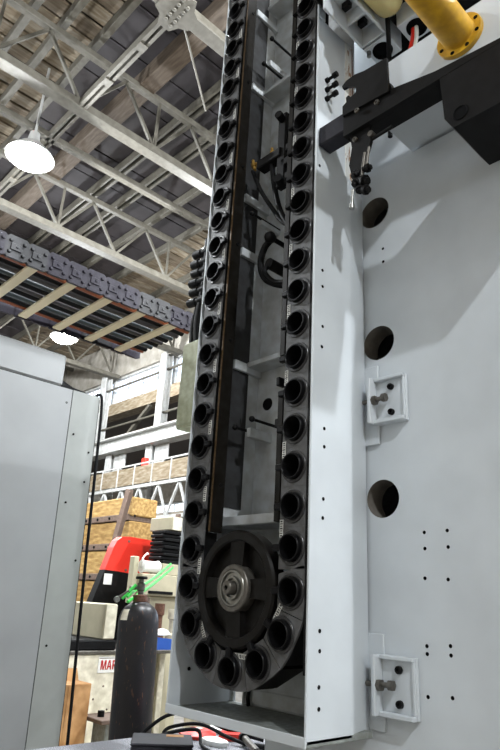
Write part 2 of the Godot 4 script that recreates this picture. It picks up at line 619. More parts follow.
func lamps():
	var spots = [[-5.94, -0.93, "larger glaring high-bay lamp at the left under the roof trusses"], [-11.69, -4.52, "smaller glaring high-bay lamp just above the grey machine enclosure"]]
	for x in [-11.69, -5.94, -0.19, 5.55]:
		for z in [-4.52, -0.93, 2.66]:
			if (x == -5.94 and z == -0.93) or (x == -11.69 and z == -4.52) or (x == -0.19 and z == 2.66):
				continue
			spots.append([x, z, "high-bay lamp of the same hall rows, hidden or outside the picture"])
	for s in spots:
		var at = Vector3(s[0], 7.4, s[1])
		var l = thing("high_bay_lamp", at, s[2], "lamp", "high-bay lamps")
		var st = nst()
		lathe(st, [Vector2(0.0, 0.44), Vector2(0.07, 0.44), Vector2(0.09, 0.28), Vector2(0.16, 0.22), Vector2(0.32, 0.05), Vector2(0.345, 0.0), Vector2(0.315, 0.0), Vector2(0.14, 0.2), Vector2(0.0, 0.22)], Transform3D(Basis.IDENTITY, at), 24)
		part("reflector", st, M.lamp_shell, l)
		st = nst()
		lathe(st, [Vector2(0, -0.13), Vector2(0.14, -0.11), Vector2(0.26, -0.06), Vector2(0.31, 0.02), Vector2(0.0, 0.02)], Transform3D(Basis.IDENTITY, at), 24, true)
		part("lamp_lens", st, M.glow, l)
		rod("hanger", at + Vector3(0, 0.44, 0), at + Vector3(0, 1.7, 0), 0.02, M.lamp_shell, l, 8)
		var o = OmniLight3D.new()
		o.name = "lamp_light"
		o.light_color = Color(0.965, 0.985, 1.0)
		o.light_energy = 20.0
		o.light_size = 0.085
		o.omni_range = 60.0
		o.omni_attenuation = 2.0
		o.shadow_enabled = true
		l.add_child(o)
		o.position = Vector3(0, -0.22, 0)

# ---------------------------------------------------------------- the machine
func bolt_mesh(r, h):
	var st = nst()
	lathe(st, [Vector2(0, h * 0.45), Vector2(r * 0.5, h * 0.45), Vector2(r * 0.5, h), Vector2(r * 0.92, h), Vector2(r, h * 0.85), Vector2(r, 0)], Transform3D.IDENTITY, 12)
	return st.commit()

func facing(dir, at):
	# transform whose y axis points along dir
	return along(at, at + dir)

func machine_column():
	var wz = -0.40
	var col = thing("machine_column", Vector3(0.9, 0, -0.9), "tall pale grey machine column with round openings behind the tool magazine", "machine column")
	var c = CSGCombiner3D.new()
	c.name = "column_shell"
	var outer = CSGBox3D.new()
	outer.name = "outer"
	outer.size = Vector3(1.75, 3.41, 1.2)
	outer.position = Vector3(-0.225 + 0.0, 1.705, -0.1)
	outer.material = M.paint
	c.add_child(outer)
	var inner = CSGBox3D.new()
	inner.name = "inner"
	inner.operation = CSGShape3D.OPERATION_SUBTRACTION
	inner.size = Vector3(1.69, 3.33, 1.0)
	inner.position = Vector3(-0.225, 1.705, -0.1)
	inner.material = M.inner
	c.add_child(inner)
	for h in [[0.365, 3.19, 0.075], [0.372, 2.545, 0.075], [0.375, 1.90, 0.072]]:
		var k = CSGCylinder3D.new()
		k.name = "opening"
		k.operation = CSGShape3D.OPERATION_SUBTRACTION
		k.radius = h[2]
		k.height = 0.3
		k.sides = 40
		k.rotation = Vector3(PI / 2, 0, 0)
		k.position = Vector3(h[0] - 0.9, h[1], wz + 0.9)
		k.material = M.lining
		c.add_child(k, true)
	for p in [[0.545, 1.768], [0.634, 1.771], [0.545, 1.713], [0.634, 1.716], [0.54, 1.614], [0.627, 1.611], [0.536, 1.399], [0.622, 1.406], [0.536, 1.375], [0.622, 1.378], [0.532, 1.247], [0.619, 1.255], [0.405, 2.985], [0.405, 2.92]]:
		var k = CSGCylinder3D.new()
		k.name = "tapped_hole"
		k.operation = CSGShape3D.OPERATION_SUBTRACTION
		k.radius = 0.0065
		k.height = 0.16
		k.sides = 12
		k.rotation = Vector3(PI / 2, 0, 0)
		k.position = Vector3(p[0] - 0.9, p[1], wz + 0.9)
		k.material = M.hole
		c.add_child(k, true)
	col.add_child(c)
	# recessed plate above the column's top edge
	var up = nst()
	ext(up, Vector3(-0.2, 3.41, -0.52), Vector3(1.5, 4.6, -0.49), 0.003)
	part("recessed_plate", up, M.paint, col)
	slab("top_flange", Vector3(-0.2, 3.38, -0.49), Vector3(1.5, 3.41, -0.41), M.paint, col)
	# bracket pair that carries the magazine
	bracket(2.28, "white jacking bracket with bolts in the middle of the column, under the round opening", 2.11, 2.44)
	bracket(1.265, "white jacking bracket with bolts near the bottom of the column", 1.13, 1.43)

func bracket(y, label, t0, t1):
	var wz = -0.399
	var b = thing("mounting_bracket", Vector3(0.42, y, wz), label, "bracket", "jacking brackets on the column")
	var h = 0.095
	slab("base_plate", Vector3(0.352, y - h, wz), Vector3(0.503, y + h, wz + 0.014), M.paint, b, 0.003)
	slab("arm_plate", Vector3(0.352, y - h, wz + 0.014), Vector3(0.368, y + h, wz + 0.062), M.paint, b, 0.003)
	slab("gusset", Vector3(0.368, y + h - 0.014, wz + 0.014), Vector3(0.500, y + h, wz + 0.036), M.paint, b, 0.003)
	slab("gusset", Vector3(0.368, y - h, wz + 0.014), Vector3(0.500, y - h + 0.016, wz + 0.042), M.paint, b, 0.003)
	slab("end_lip", Vector3(0.490, y - h + 0.016, wz + 0.014), Vector3(0.500, y + h - 0.014, wz + 0.024), M.paint, b, 0.002)
	var bm = bolt_mesh(0.013, 0.014)
	for d in [0.052, -0.052]:
		var o = put("bolt", bm, M.black, b)
		o.transform = facing(Vector3(0, 0, 1), Vector3(0.437 - 0.42, d, 0.0135))
	var js = rod("jack_screw", Vector3(0.322, y, wz + 0.042), Vector3(0.425, y + 0.004, wz + 0.042), 0.009, M.steel_dull, b)
	js.set_meta("label", "oily steel jack screw")
	rod("lock_nut", Vector3(0.368, y, wz + 0.042), Vector3(0.384, y, wz + 0.042), 0.019, M.steel_dull, b, 6)
	rod("screw_head", Vector3(0.412, y + 0.004, wz + 0.042), Vector3(0.430, y + 0.004, wz + 0.042), 0.017, M.steel_dull, b, 6)
	# tab of the magazine behind the bracket
	return b

const XR = 0.352
const YB = 1.115

func magazine_frame():
	var f = thing("magazine_frame", Vector3(0, YB, -0.17), "tall light grey open steel frame housing the chain tool magazine", "frame")
	# right side: cover sheet with bent rear edge, inner sheet above it, front lip
	var st = nst()
	prism(st, [Vector2(-0.012, XR - 0.008), Vector2(-0.012, XR), Vector2(-0.232, XR), Vector2(-0.238, XR - 0.0004), Vector2(-0.244, XR - 0.0014), Vector2(-0.250, XR - 0.0029), Vector2(-0.256, XR - 0.0047), Vector2(-0.388, XR - 0.044), Vector2(-0.388, XR - 0.052), Vector2(-0.24, XR - 0.008)], 3.285 - YB, Transform3D(Basis(Vector3(0, 0, 1), Vector3(1, 0, 0), Vector3(0, 1, 0)), Vector3(0, YB, 0)))
	part("side_cover", st, M.paint, f)
	slab("side_sheet", Vector3(XR - 0.014, 3.285, -0.255), Vector3(XR - 0.006, 4.085, -0.012), M.paint, f, 0.002)
	slab("side_sheet_rib", Vector3(XR - 0.03, 3.285, -0.262), Vector3(XR - 0.004, 4.085, -0.21), M.paint_rust, f, 0.002)
	slab("rusty_edge", Vector3(XR - 0.03, 3.6, -0.270), Vector3(XR - 0.005, 4.085, -0.262), M.rust, f)
	slab("front_lip", Vector3(XR - 0.009, YB, -0.014), Vector3(XR + 0.001, 5.4, -0.008), M.paint, f, 0.002)
	slab("upper_side_strip", Vector3(XR - 0.012, 4.085, -0.06), Vector3(XR - 0.002, 5.4, -0.014), M.paint, f)
	slab("inner_guard", Vector3(XR - 0.022, 1.30, -0.09), Vector3(XR - 0.009, 5.4, -0.014), M.black, f)
	# left side, bottom, back
	slab("left_panel", Vector3(-0.345, YB, -0.345), Vector3(-0.337, 5.4, -0.008), M.paint, f, 0.002)
	slab("bottom_plate", Vector3(-0.345, YB - 0.010, -0.345), Vector3(XR, YB + 0.010, -0.012), M.dusty, f, 0.002)
	slab("bottom_lip", Vector3(-0.345, YB - 0.012, -0.012), Vector3(XR, YB + 0.020, -0.006), M.paint, f, 0.002)
	slab("back_plate", Vector3(-0.27, 1.84, -0.345), Vector3(XR - 0.05, 5.4, -0.333), M.inner, f)
	slab("inner_channel", Vector3(-0.282, 1.84, -0.333), Vector3(-0.27, 5.4, -0.14), M.inner, f)
	slab("backing_plate", Vector3(-0.27, 1.88, -0.262), Vector3(-0.266, 5.4, -0.135), M.backing, f)
	slab("channel_flange", Vector3(-0.337, 1.84, -0.152), Vector3(-0.282, 5.4, -0.14), M.inner, f)
	slab("channel_sill", Vector3(-0.337, 1.80, -0.335), Vector3(XR - 0.05, 1.84, -0.17), M.inner, f, 0.003)
	# lower back plate round its rectangular opening
	st = nst()
	ext(st, Vector3(-0.337, 1.20, -0.345), Vector3(XR - 0.05, 1.80, -0.333))
	ext(st, Vector3(-0.337, 1.125, -0.345), Vector3(-0.325, 1.20, -0.333))
	ext(st, Vector3(-0.255, 1.125, -0.345), Vector3(XR - 0.05, 1.20, -0.333))
	part("lower_back_plate", st, M.inner, f)
	slab("raised_panel", Vector3(-0.245, 1.13, -0.333), Vector3(0.20, 1.185, -0.322), M.inner, f, 0.004)
	slab("opening_rim", Vector3(-0.262, 1.125, -0.333), Vector3(-0.252, 1.20, -0.322), M.inner, f, 0.002)
	# angle brackets in the inner corner
	for y in [4.19, 3.45, 3.13, 2.53, 4.75]:
		slab("corner_angle", Vector3(-0.27, y - 0.02, -0.333), Vector3(-0.250, y + 0.025, -0.16), M.inner, f, 0.002)
	for y in [4.19, 2.55, 4.85]:
		slab("cross_shelf", Vector3(-0.255, y - 0.012, -0.333), Vector3(0.28, y + 0.012, -0.24), M.inner, f, 0.002)
	for y in [4.33, 3.29, 2.20]:
		slab("support_tongue", Vector3(-0.19, y - 0.02, -0.333), Vector3(-0.165, y + 0.022, -0.20), M.inner, f, 0.002)
	var tab = [[2.11, 2.44], [1.12, 1.425]]
	for t in tab:
		slab("rear_tab", Vector3(0.27, t[0], -0.398), Vector3(0.372, t[1], -0.387), M.paint, f, 0.002)
	# screws on the cover
	var bm = bolt_mesh(0.0065, 0.002)
	for h in [[2.746, -0.057], [2.675, -0.059], [2.504, -0.062], [2.419, -0.059], [2.105, -0.078], [2.038, -0.079], [1.853, -0.077], [1.788, -0.075], [1.43, -0.066], [1.371, -0.067], [1.268, -0.065], [1.207, -0.066], [3.235, -0.03]]:
		var o = put("screw", bm, M.hole, f)
		o.transform = facing(Vector3.RIGHT, Vector3(XR - 0.0002, h[0], h[1]) - f.position)
	bm = bolt_mesh(0.007, 0.003)
	for h in [[1.25, -0.10], [1.33, -0.10]]:
		var o = put("screw", bm, M.hole, f)
		o.transform = facing(Vector3.RIGHT, Vector3(-0.337, h[0], h[1]) - f.position)
	# hole with a rim in the back plate
	st = nst()
	lathe(st, [Vector2(0.0, 0.001), Vector2(0.022, 0.001), Vector2(0.022, 0.006), Vector2(0.028, 0.005), Vector2(0.030, 0.0)], facing(Vector3(0, 0, 1), Vector3(-0.20, 2.37, -0.333)), 20)
	part("cable_grommet", st, M.rubber, f)
	# guide rails
	var g = thing("guide_rail", Vector3(-0.196, 1.75, -0.1), "long black greasy guide rail beside the left run of tool pots", "rail", "chain guide rails")
	slab("rail_bar", Vector3(-0.207, 1.76, -0.095), Vector3(-0.187, 5.4, -0.030), M.rail, g, 0.002)
	slab("wear_strip", Vector3(-0.190, 1.76, -0.030), Vector3(-0.186, 5.4, -0.024), M.oil, g)
	for y in [1.95, 2.6, 3.1, 3.55, 4.1, 4.6]:
		var o = put("rail_screw", bolt_mesh(0.009, 0.006), M.black, g)
		o.transform = facing(Vector3.RIGHT, Vector3(-0.187, y, -0.07) - g.position)
	g = thing("guide_rail", Vector3(0.196, 1.75, -0.1), "long black guide rail beside the right run of tool pots", "rail", "chain guide rails")
	slab("rail_bar", Vector3(0.160, 2.42, -0.10), Vector3(0.188, 5.4, -0.030), M.rail, g, 0.002)
	slab("rail_bar", Vector3(0.160, 1.78, -0.10), Vector3(0.188, 2.26, -0.030), M.rail, g, 0.002)
	for y in [2.15, 2.32, 3.30, 3.46]:
		var st2 = nst()
		ext(st2, Vector3(0.140, y - 0.018, -0.075), Vector3(0.160, y + 0.018, -0.035), 0.004)
		part("rail_stop", st2, M.black, g)

const PITCH = 0.14
const RAD = 0.26738

func chain_at(i):
	var s = i * PITCH - 0.0044
	var l = PI * RAD
	if s < 0:
		return [Vector3(-RAD, 1.55 - s, 0), Vector3(1, 0, 0)]
	if s > l:
		return [Vector3(RAD, 1.55 + s - l, 0), Vector3(-1, 0, 0)]
	var a = s / RAD
	var d = Vector3(-cos(a), -sin(a), 0)
	return [Vector3(0, 1.55, 0) + d * RAD * 1.01, -d]

func tool_chain():
	var ch = thing("tool_chain", Vector3(0, 1.2, 0), "endless chain of black tool pots hanging around the lower sprocket", "tool chain")
	# pot: axis is local y, pointing out of the magazine
	var st = nst()
	lathe(st, [Vector2(0.036, -0.095), Vector2(0.0485, -0.095), Vector2(0.0485, -0.022), Vector2(0.056, -0.022), Vector2(0.056, -0.013), Vector2(0.0485, -0.012), Vector2(0.047, -0.006), Vector2(0.0465, 0.003), Vector2(0.045, 0.0055), Vector2(0.0415, 0.0055), Vector2(0.040, 0.0035)], Transform3D.IDENTITY, 28)
	var pot = st.commit()
	st = nst()
	lathe(st, [Vector2(0.040, 0.0035), Vector2(0.037, -0.03), Vector2(0.030, -0.088), Vector2(0.0, -0.09)], Transform3D.IDENTITY, 24)
	var bore = st.commit()
	st = nst()
	box(st, Vector3(0, -0.004, -0.058), Vector3(0.024, 0.022, 0.034), 0.004)
	var key = st.commit()
	st = nst()
	lathe(st, [Vector2(0.0590, -0.020), Vector2(0.0590, -0.0115), Vector2(0.0575, -0.0095), Vector2(0.0535, -0.0095), Vector2(0.0520, -0.0108), Vector2(0.0480, -0.0112)], Transform3D.IDENTITY, 28)
	var ring = st.commit()
	# link plates: local x along the chain, y outwards of the magazine, z away from the wheel
	var straight = [Vector2(-0.0697, -0.059), Vector2(0.0697, -0.059), Vector2(0.0697, 0.059), Vector2(-0.0697, 0.059)]
	var bent = [Vector2(-0.0545, -0.060), Vector2(0.0545, -0.060), Vector2(0.0860, 0.0545), Vector2(0.040, 0.0605), Vector2(-0.040, 0.0605), Vector2(-0.0860, 0.0545)]
	st = nst()
	holed(st, straight, 0.050, -0.025, -0.015)
	var plate = st.commit()
	st = nst()
	holed(st, bent, 0.050, -0.025, -0.015)
	var plate_arc = st.commit()
	st = nst()
	holed(st, [Vector2(-0.066, -0.052), Vector2(0.066, -0.052), Vector2(0.066, 0.052), Vector2(-0.066, 0.052)], 0.0495, -0.092, -0.0255)
	var body = st.commit()
	st = nst()
	holed(st, [Vector2(-0.050, -0.052), Vector2(0.050, -0.052), Vector2(0.078, 0.052), Vector2(-0.078, 0.052)], 0.0495, -0.155, -0.0255)
	var body_arc = st.commit()
	st = nst()
	box(st, Vector3.ZERO, Vector3(0.060, 0.0015, 0.017), 0.0004)
	var tagm = st.commit()
	st = nst()
	for k in 7:
		box(st, Vector3(-0.0245 + k * 0.0080, 0.0012, 0), Vector3(0.0034 if k % 3 else 0.0050, 0.0012, 0.0116 if k % 2 else 0.0090))
	var stroke = st.commit()
	for i in range(-26, 33):
		var c = chain_at(i)
		var p = c[0]
		var inward = c[1]
		var bas = Basis(Vector3(0, 0, 1).cross(-inward), Vector3(0, 0, 1), -inward)
		var at = Transform3D(bas, p - ch.position)
		var arc = i >= 0 and i <= 6
		var lk = put("chain_link", plate_arc if arc else plate, M.link, ch, at)
		put("link_body", body_arc if arc else body, M.black, lk)
		var po = put("tool_pot", pot, M.pot, ch, at)
		put("bore", bore, M.hole, po)
		put("drive_key", key, M.pot, po)
		put("flange", ring, M.pot_edge, po)
		if posmod(i, 2) == 1:
			var tg = put("number_tag", tagm, M.tag, lk, Transform3D(Basis(Vector3.UP, 0.0), Vector3(0.066 if not arc else 0.05, -0.0142, -0.050)))
			var sk = put("tag_print", stroke, M.ink, lk, Transform3D(Basis(Vector3.UP, 0.0), Vector3(0.066 if not arc else 0.05, -0.0144, -0.050)))
	# sprocket wheel
	var w = thing("sprocket_wheel", Vector3(0, 1.55, -0.06), "large black sprocket wheel with four spokes and a steel bearing hub", "wheel")
	var ax = facing(Vector3(0, 0, 1), Vector3(0, 1.55, -0.03))
	st = nst()
	lathe(st, [Vector2(0.0, -0.028), Vector2(0.205, -0.028), Vector2(0.205, 0.022), Vector2(0.198, 0.030), Vector2(0.172, 0.030), Vector2(0.166, 0.024), Vector2(0.164, -0.010), Vector2(0.0, -0.010)], ax, 56)
	part("rim_disc", st, M.wheel, w)
	for k in 4:
		st = nst()
		var d = Vector3(cos(k * PI / 2), sin(k * PI / 2), 0)
		var s = Vector3(-d.y, d.x, 0)
		prism(st, [Vector2(0.05, -0.030), Vector2(0.168, -0.038), Vector2(0.168, 0.038), Vector2(0.05, 0.030)], 0.030, Transform3D(Basis(d, s, Vector3(0, 0, 1)), Vector3(0, 1.55, -0.041)))
		part("spoke", st, M.wheel, w)
	st = nst()
	lathe(st, [Vector2(0.082, -0.01), Vector2(0.082, 0.032), Vector2(0.079, 0.036), Vector2(0.066, 0.036), Vector2(0.064, 0.034)], ax, 40)
	part("hub", st, M.steel_dull, w)
	st = nst()
	lathe(st, [Vector2(0.064, 0.034), Vector2(0.061, 0.038), Vector2(0.056, 0.038), Vector2(0.054, 0.030), Vector2(0.042, 0.030), Vector2(0.040, 0.040), Vector2(0.033, 0.040), Vector2(0.031, 0.028), Vector2(0.0, 0.028)], ax, 40)
	part("bearing_ring", st, M.steel, w)
	st = nst()
	lathe(st, [Vector2(0.024, 0.026), Vector2(0.024, 0.060), Vector2(0.021, 0.064), Vector2(0.009, 0.064), Vector2(0.008, 0.045), Vector2(0, 0.045)], ax, 24)
	part("shaft_end", st, M.steel_dull, w)
	st = nst()
	cyl(st, Vector3(0, 1.55, -0.33), Vector3(0, 1.55, -0.08), 0.04, 20)
	part("axle", st, M.black, w)

func magazine_fittings():
	# air manifold with brass fittings and its hoses
	var m = thing("air_manifold", Vector3(0.0, 3.5, -0.12), "black air manifold with brass fittings inside the magazine", "manifold")
	var st = nst()
	ext(st, Vector3(-0.11, 3.505, -0.15), Vector3(0.05, 3.555, -0.09), 0.005)
	ext(st, Vector3(0.02, 3.33, -0.14), Vector3(0.075, 3.76, -0.10), 0.006)
	part("block", st, M.black, m)
	st = nst()
	ext(st, Vector3(0.05, 3.44, -0.14), Vector3(0.159, 3.48, -0.10), 0.003)
	part("support_arm", st, M.black, m)
	for p in [Vector3(-0.16, 3.575, -0.12), Vector3(-0.026, 3.573, -0.12)]:
		st = nst()
		lathe(st, [Vector2(0, -0.035), Vector2(0.010, -0.035), Vector2(0.010, -0.012), Vector2(0.015, -0.012), Vector2(0.015, 0.010), Vector2(0.009, 0.010), Vector2(0.009, 0.034), Vector2(0, 0.034)], Transform3D(Basis(Vector3(0, 0, 1), 0.25), p), 6)
		part("brass_fitting", st, M.brass, m, "brass hose fitting")
		rod("brass_elbow", p + Vector3(0, 0.01, 0), p + Vector3(0.05, -0.02, 0.0), 0.008, M.brass, m, 8)
	rod("knob", Vector3(0.06, 3.34, -0.1), Vector3(0.075, 3.34, -0.06), 0.022, M.black, m, 14)
	rod("knob", Vector3(0.05, 3.72, -0.1), Vector3(0.06, 3.72, -0.06), 0.02, M.black, m, 14)
	st = nst()
	tube(st, smooth_path([Vector3(-0.165, 3.54, -0.12), Vector3(-0.14, 3.48, -0.12), Vector3(-0.088, 3.37, -0.12), Vector3(-0.014, 3.248, -0.12), Vector3(0.062, 3.135, -0.12), Vector3(0.16, 3.06, -0.12)]), 0.011)
	whole("air_hose", st, M.rubber, "black air hose curving down from the left brass fitting", "hose", "hoses inside the magazine")
	st = nst()
	tube(st, smooth_path([Vector3(-0.03, 3.54, -0.12), Vector3(-0.021, 3.46, -0.12), Vector3(0.001, 3.342, -0.12), Vector3(0.04, 3.211, -0.12), Vector3(0.10, 3.10, -0.12), Vector3(0.17, 3.02, -0.12)]), 0.013)
	whole("air_hose", st, M.rubber, "black air hose dropping straight from the right brass fitting", "hose", "hoses inside the magazine")
	st = nst()
	tube(st, smooth_path([Vector3(-0.041, 3.10, -0.15), Vector3(-0.079, 3.077, -0.15), Vector3(-0.103, 3.02, -0.15), Vector3(-0.092, 2.945, -0.15), Vector3(-0.049, 2.885, -0.15), Vector3(0.055, 2.825, -0.15), Vector3(0.17, 2.80, -0.15)]), 0.016)
	whole("corrugated_hose", st, M.rubber, "thick black hose looping in a C shape inside the magazine", "hose", "hoses inside the magazine")
	var k = thing("cable_gland", Vector3(-0.04, 2.97, -0.17), "round black cable gland with its short hose inside the C-shaped loop", "gland")
	rod("gland_body", Vector3(-0.04, 2.97, -0.332), Vector3(-0.04, 2.97, -0.14), 0.026, M.black, k, 16)
	hose("short_hose", [Vector3(-0.045, 2.955, -0.14), Vector3(-0.055, 2.925, -0.13), Vector3(-0.009, 2.865, -0.14), Vector3(0.06, 2.835, -0.14), Vector3(0.16, 2.82, -0.14)], 0.013, M.rubber, k)
	k = thing("cable_gland", Vector3(-0.04, 3.10, -0.17), "black ball-shaped end fitting at the top of the C-shaped hose", "gland")
	st = nst()
	lathe(st, [Vector2(0, 0.03), Vector2(0.016, 0.026), Vector2(0.027, 0.012), Vector2(0.028, 0), Vector2(0.02, -0.02), Vector2(0, -0.026)], facing(Vector3(0, 0, 1), Vector3(-0.035, 3.105, -0.14)), 14, true)
	part("ball_end", st, M.black, k)
	rod("stem", Vector3(-0.035, 3.105, -0.332), Vector3(-0.035, 3.105, -0.15), 0.012, M.black, k)
	# locating pins: thin rods with ball heads, pointing out of the back
	var pins = [[Vector3(-0.096, 2.234, -0.14), "upper black pin with a ball head at the middle of the magazine"], [Vector3(-0.200, 2.215, -0.14), "lower black pin with a ball head at the middle of the magazine"], [Vector3(-0.097, 4.40, -0.14), "black pin with a ball head near the top of the magazine"], [Vector3(-0.150, 4.26, -0.14), "short black pin below the highest pin in the magazine"], [Vector3(-0.170, 3.30, -0.14), "black pin with a ball head beside the bottom of the air hoses"]]
	for p in pins:
		var o = thing("locating_pin", p[0], p[1], "pin", "locating pins in the magazine")
		var q = p[0]
		rod("shaft", Vector3(q.x, q.y, -0.333), q, 0.007, M.black, o, 8)
		st = nst()
		lathe(st, [Vector2(0, 0.014), Vector2(0.010, 0.010), Vector2(0.014, 0), Vector2(0.010, -0.010), Vector2(0, -0.012)], facing(Vector3(0, 0, 1), q), 12, true)
		part("ball_head", st, M.black, o)
	st = nst()
	tube(st, smooth_path([Vector3(-0.215, 1.30, -0.315), Vector3(-0.205, 1.22, -0.31), Vector3(-0.215, 1.16, -0.31), Vector3(-0.20, 1.13, -0.30)]), 0.008)
	whole("power_cable", st, M.rubber, "short black cable hanging beside the rectangular opening at the bottom", "cable")

func tool_changer():
	var zf = -0.02
	# black rail that sticks out of the side panel
	var t = thing("changer_rail", Vector3(XR, 3.3, -0.08), "black steel rail sticking out of the magazine side, with hook plate and lever", "rail")
	slab("square_tube", Vector3(XR - 0.003, 3.335, -0.10), Vector3(0.50, 3.43, zf - 0.004), M.grey_box, t, 0.005)
	var wb = nst()
	prism(wb, [Vector2(0.485, 3.30), Vector2(1.27, 3.298), Vector2(1.27, 3.309), Vector2(1.142, 3.316), Vector2(0.90, 3.345), Vector2(0.72, 3.39), Vector2(0.712, 3.425), Vector2(0.485, 3.425)], 0.025, Transform3D(Basis.IDENTITY, Vector3(0, 0, -0.045)))
	part("channel_web", wb, M.black, t)
	slab("lower_flange", Vector3(0.485, 3.30, -0.12), Vector3(1.26, 3.312, -0.045), M.black, t, 0.002)
	var st = nst()
	prism(st, [Vector2(0.49, 3.395), Vector2(0.712, 3.375), Vector2(0.708, 3.548), Vector2(0.60, 3.558), Vector2(0.555, 3.572), Vector2(0.51, 3.570), Vector2(0.488, 3.555), Vector2(0.492, 3.538), Vector2(0.515, 3.534), Vector2(0.535, 3.520), Vector2(0.56, 3.500), Vector2(0.558, 3.475), Vector2(0.53, 3.468), Vector2(0.52, 3.486), Vector2(0.508, 3.480), Vector2(0.510, 3.455), Vector2(0.49, 3.445)], 0.012, Transform3D(Basis.IDENTITY, Vector3(0, 0, zf)))
	part("hook_plate", st, M.black, t, "black plate with a notched hook end")
	st = nst()
	prism(st, [Vector2(0.505, 3.30), Vector2(0.600, 3.30), Vector2(0.604, 3.225), Vector2(0.570, 3.13), Vector2(0.556, 3.085), Vector2(0.508, 3.115), Vector2(0.498, 3.16), Vector2(0.512, 3.24)], 0.015, Transform3D(Basis.IDENTITY, Vector3(0, 0, -0.055)))
	part("lever_plate", st, M.black, t, "black hanging lever plate")
	rod("pin", Vector3(0.60, 3.235, -0.05), Vector3(0.70, 3.235, -0.045), 0.007, M.black, t, 8)
	rod("pin_nut", Vector3(0.604, 3.255, -0.06), Vector3(0.604, 3.255, -0.035), 0.013, M.steel_dull, t, 8)
	var bm = bolt_mesh(0.011, 0.008)
	for p in [Vector3(0.652, 3.365, zf), Vector3(0.565, 3.372, zf + 0.012), Vector3(0.53, 3.27, -0.04)]:
		var o = put("bolt", bm, M.steel_dull, t)
		o.transform = facing(Vector3(0, 0, 1), p - t.position)
	# cluster of fittings under the lever
	var k = thing("fitting_cluster", Vector3(0.56, 3.0, -0.04), "dark cluster of small hydraulic fittings below the lever", "fittings")
	for d in [[0.535, 3.06, 0.02], [0.57, 3.05, 0.024], [0.585, 3.10, 0.018], [0.55, 3.02, 0.018], [0.575, 3.005, 0.02], [0.53, 3.10, 0.018]]:
		st = nst()
		lathe(st, [Vector2(0, -d[2]), Vector2(d[2] * 0.7, -d[2]), Vector2(d[2] * 0.7, -0.004), Vector2(d[2], -0.004), Vector2(d[2], 0.008), Vector2(d[2] * 0.6, 0.008), Vector2(d[2] * 0.6, d[2]), Vector2(0, d[2])], Transform3D(Basis(Vector3(0.3, 0.2, 1).normalized(), d[0] * 40.0), Vector3(d[0], d[1], -0.04)), 8)
		part("fitting", st, M.black, k)
	rod("spring_rod", Vector3(0.592, 3.20, -0.045), Vector3(0.578, 3.09, -0.04), 0.006, M.steel_dull, k, 8)
	rod("spring_rod", Vector3(0.575, 3.18, -0.04), Vector3(0.56, 3.05, -0.035), 0.006, M.steel_dull, k, 8)
	rod("grease_nipple", Vector3(0.52, 3.03, -0.035), Vector3(0.515, 2.965, -0.035), 0.006, M.steel, k, 8)
	rod("nipple_tip", Vector3(0.515, 2.965, -0.035), Vector3(0.514, 2.945, -0.035), 0.010, M.steel, k, 8)
	# three bolts in the side panel
	var ys = [3.735, 3.680, 3.628]
	var names = ["upper", "middle", "lower"]
	for i in 3:
		var b = thing("side_bolt", Vector3(XR - 0.006, ys[i], -0.075), "%s of three long black bolts standing out of the magazine side" % names[i], "bolt", "three bolts in the side panel")
		var p = Vector3(XR - 0.006, ys[i], -0.075)
		rod("bolt_shank", p, p + Vector3(0.045, 0, 0), 0.007, M.black, b, 10)
		rod("bolt_head", p + Vector3(0.040, 0, 0), p + Vector3(0.062, 0, 0), 0.013, M.black, b, 12)
		rod("lock_nut", p, p + Vector3(0.012, 0, 0), 0.013, M.black, b, 6)
	# black drive housing on the right
	st = nst()
	prism(st, [Vector2(0.918, 3.297), Vector2(0.925, 3.11), Vector2(0.955, 3.055), Vector2(1.27, 3.055), Vector2(1.27, 3.297), Vector2(1.0, 3.297)], 0.26, Transform3D(Basis.IDENTITY, Vector3(0, 0, zf - 0.26)))
	var h = thing("drive_housing", Vector3(1.25, 3.06, -0.15), "black box-shaped drive housing at the upper right edge", "housing")
	part("housing_body", st, M.black, h)
	st = nst()
	lathe(st, [Vector2(0.0, 0.001), Vector2(0.022, 0.001), Vector2(0.026, 0.004), Vector2(0.030, 0.0)], facing(Vector3(0, 0, 1), Vector3(0.985, 3.10, zf)), 18)
	part("access_plug", st, M.hole, h)
	# white cross beam with the yellow pipe flanged to it
	var b2 = thing("cross_beam", Vector3(1.0, 3.47, -0.3), "light grey cross beam carrying the yellow pipe at the upper right", "beam")
	slab("beam_body", Vector3(0.56, 3.46, -0.34), Vector3(1.28, 3.70, -0.15), M.paint, b2, 0.004)
	slab("beam_foot", Vector3(0.56, 3.43, -0.49), Vector3(1.28, 3.46, -0.15), M.paint, b2, 0.002)
	var yp = thing("yellow_pipe", Vector3(0.95, 3.58, -0.15), "yellow painted pipe with a round bolted flange", "pipe")
	var ax = facing(Vector3(0, 0, 1), Vector3(0.95, 3.58, -0.15))
	st = nst()
	lathe(st, [Vector2(0, 0), Vector2(0.092, 0), Vector2(0.092, 0.016), Vector2(0.090, 0.019), Vector2(0.062, 0.019)], ax, 36)
	part("flange", st, M.yellow, yp)
	st = nst()
	lathe(st, [Vector2(0.066, 0.018), Vector2(0.063, 0.024), Vector2(0.063, 0.60), Vector2(0.0, 0.60)], ax, 32)
	part("pipe_body", st, M.yellow, yp)
	for i in 8:
		var a = TAU * (i + 0.5) / 8
		st = nst()
		lathe(st, [Vector2(0, 0.0192), Vector2(0.0065, 0.0192), Vector2(0.008, 0.0205), Vector2(0.0085, 0.019)], Transform3D(ax.basis, ax.origin + Vector3(cos(a), sin(a), 0) * 0.078), 10)
		part("bolt_hole", st, M.hole, yp)
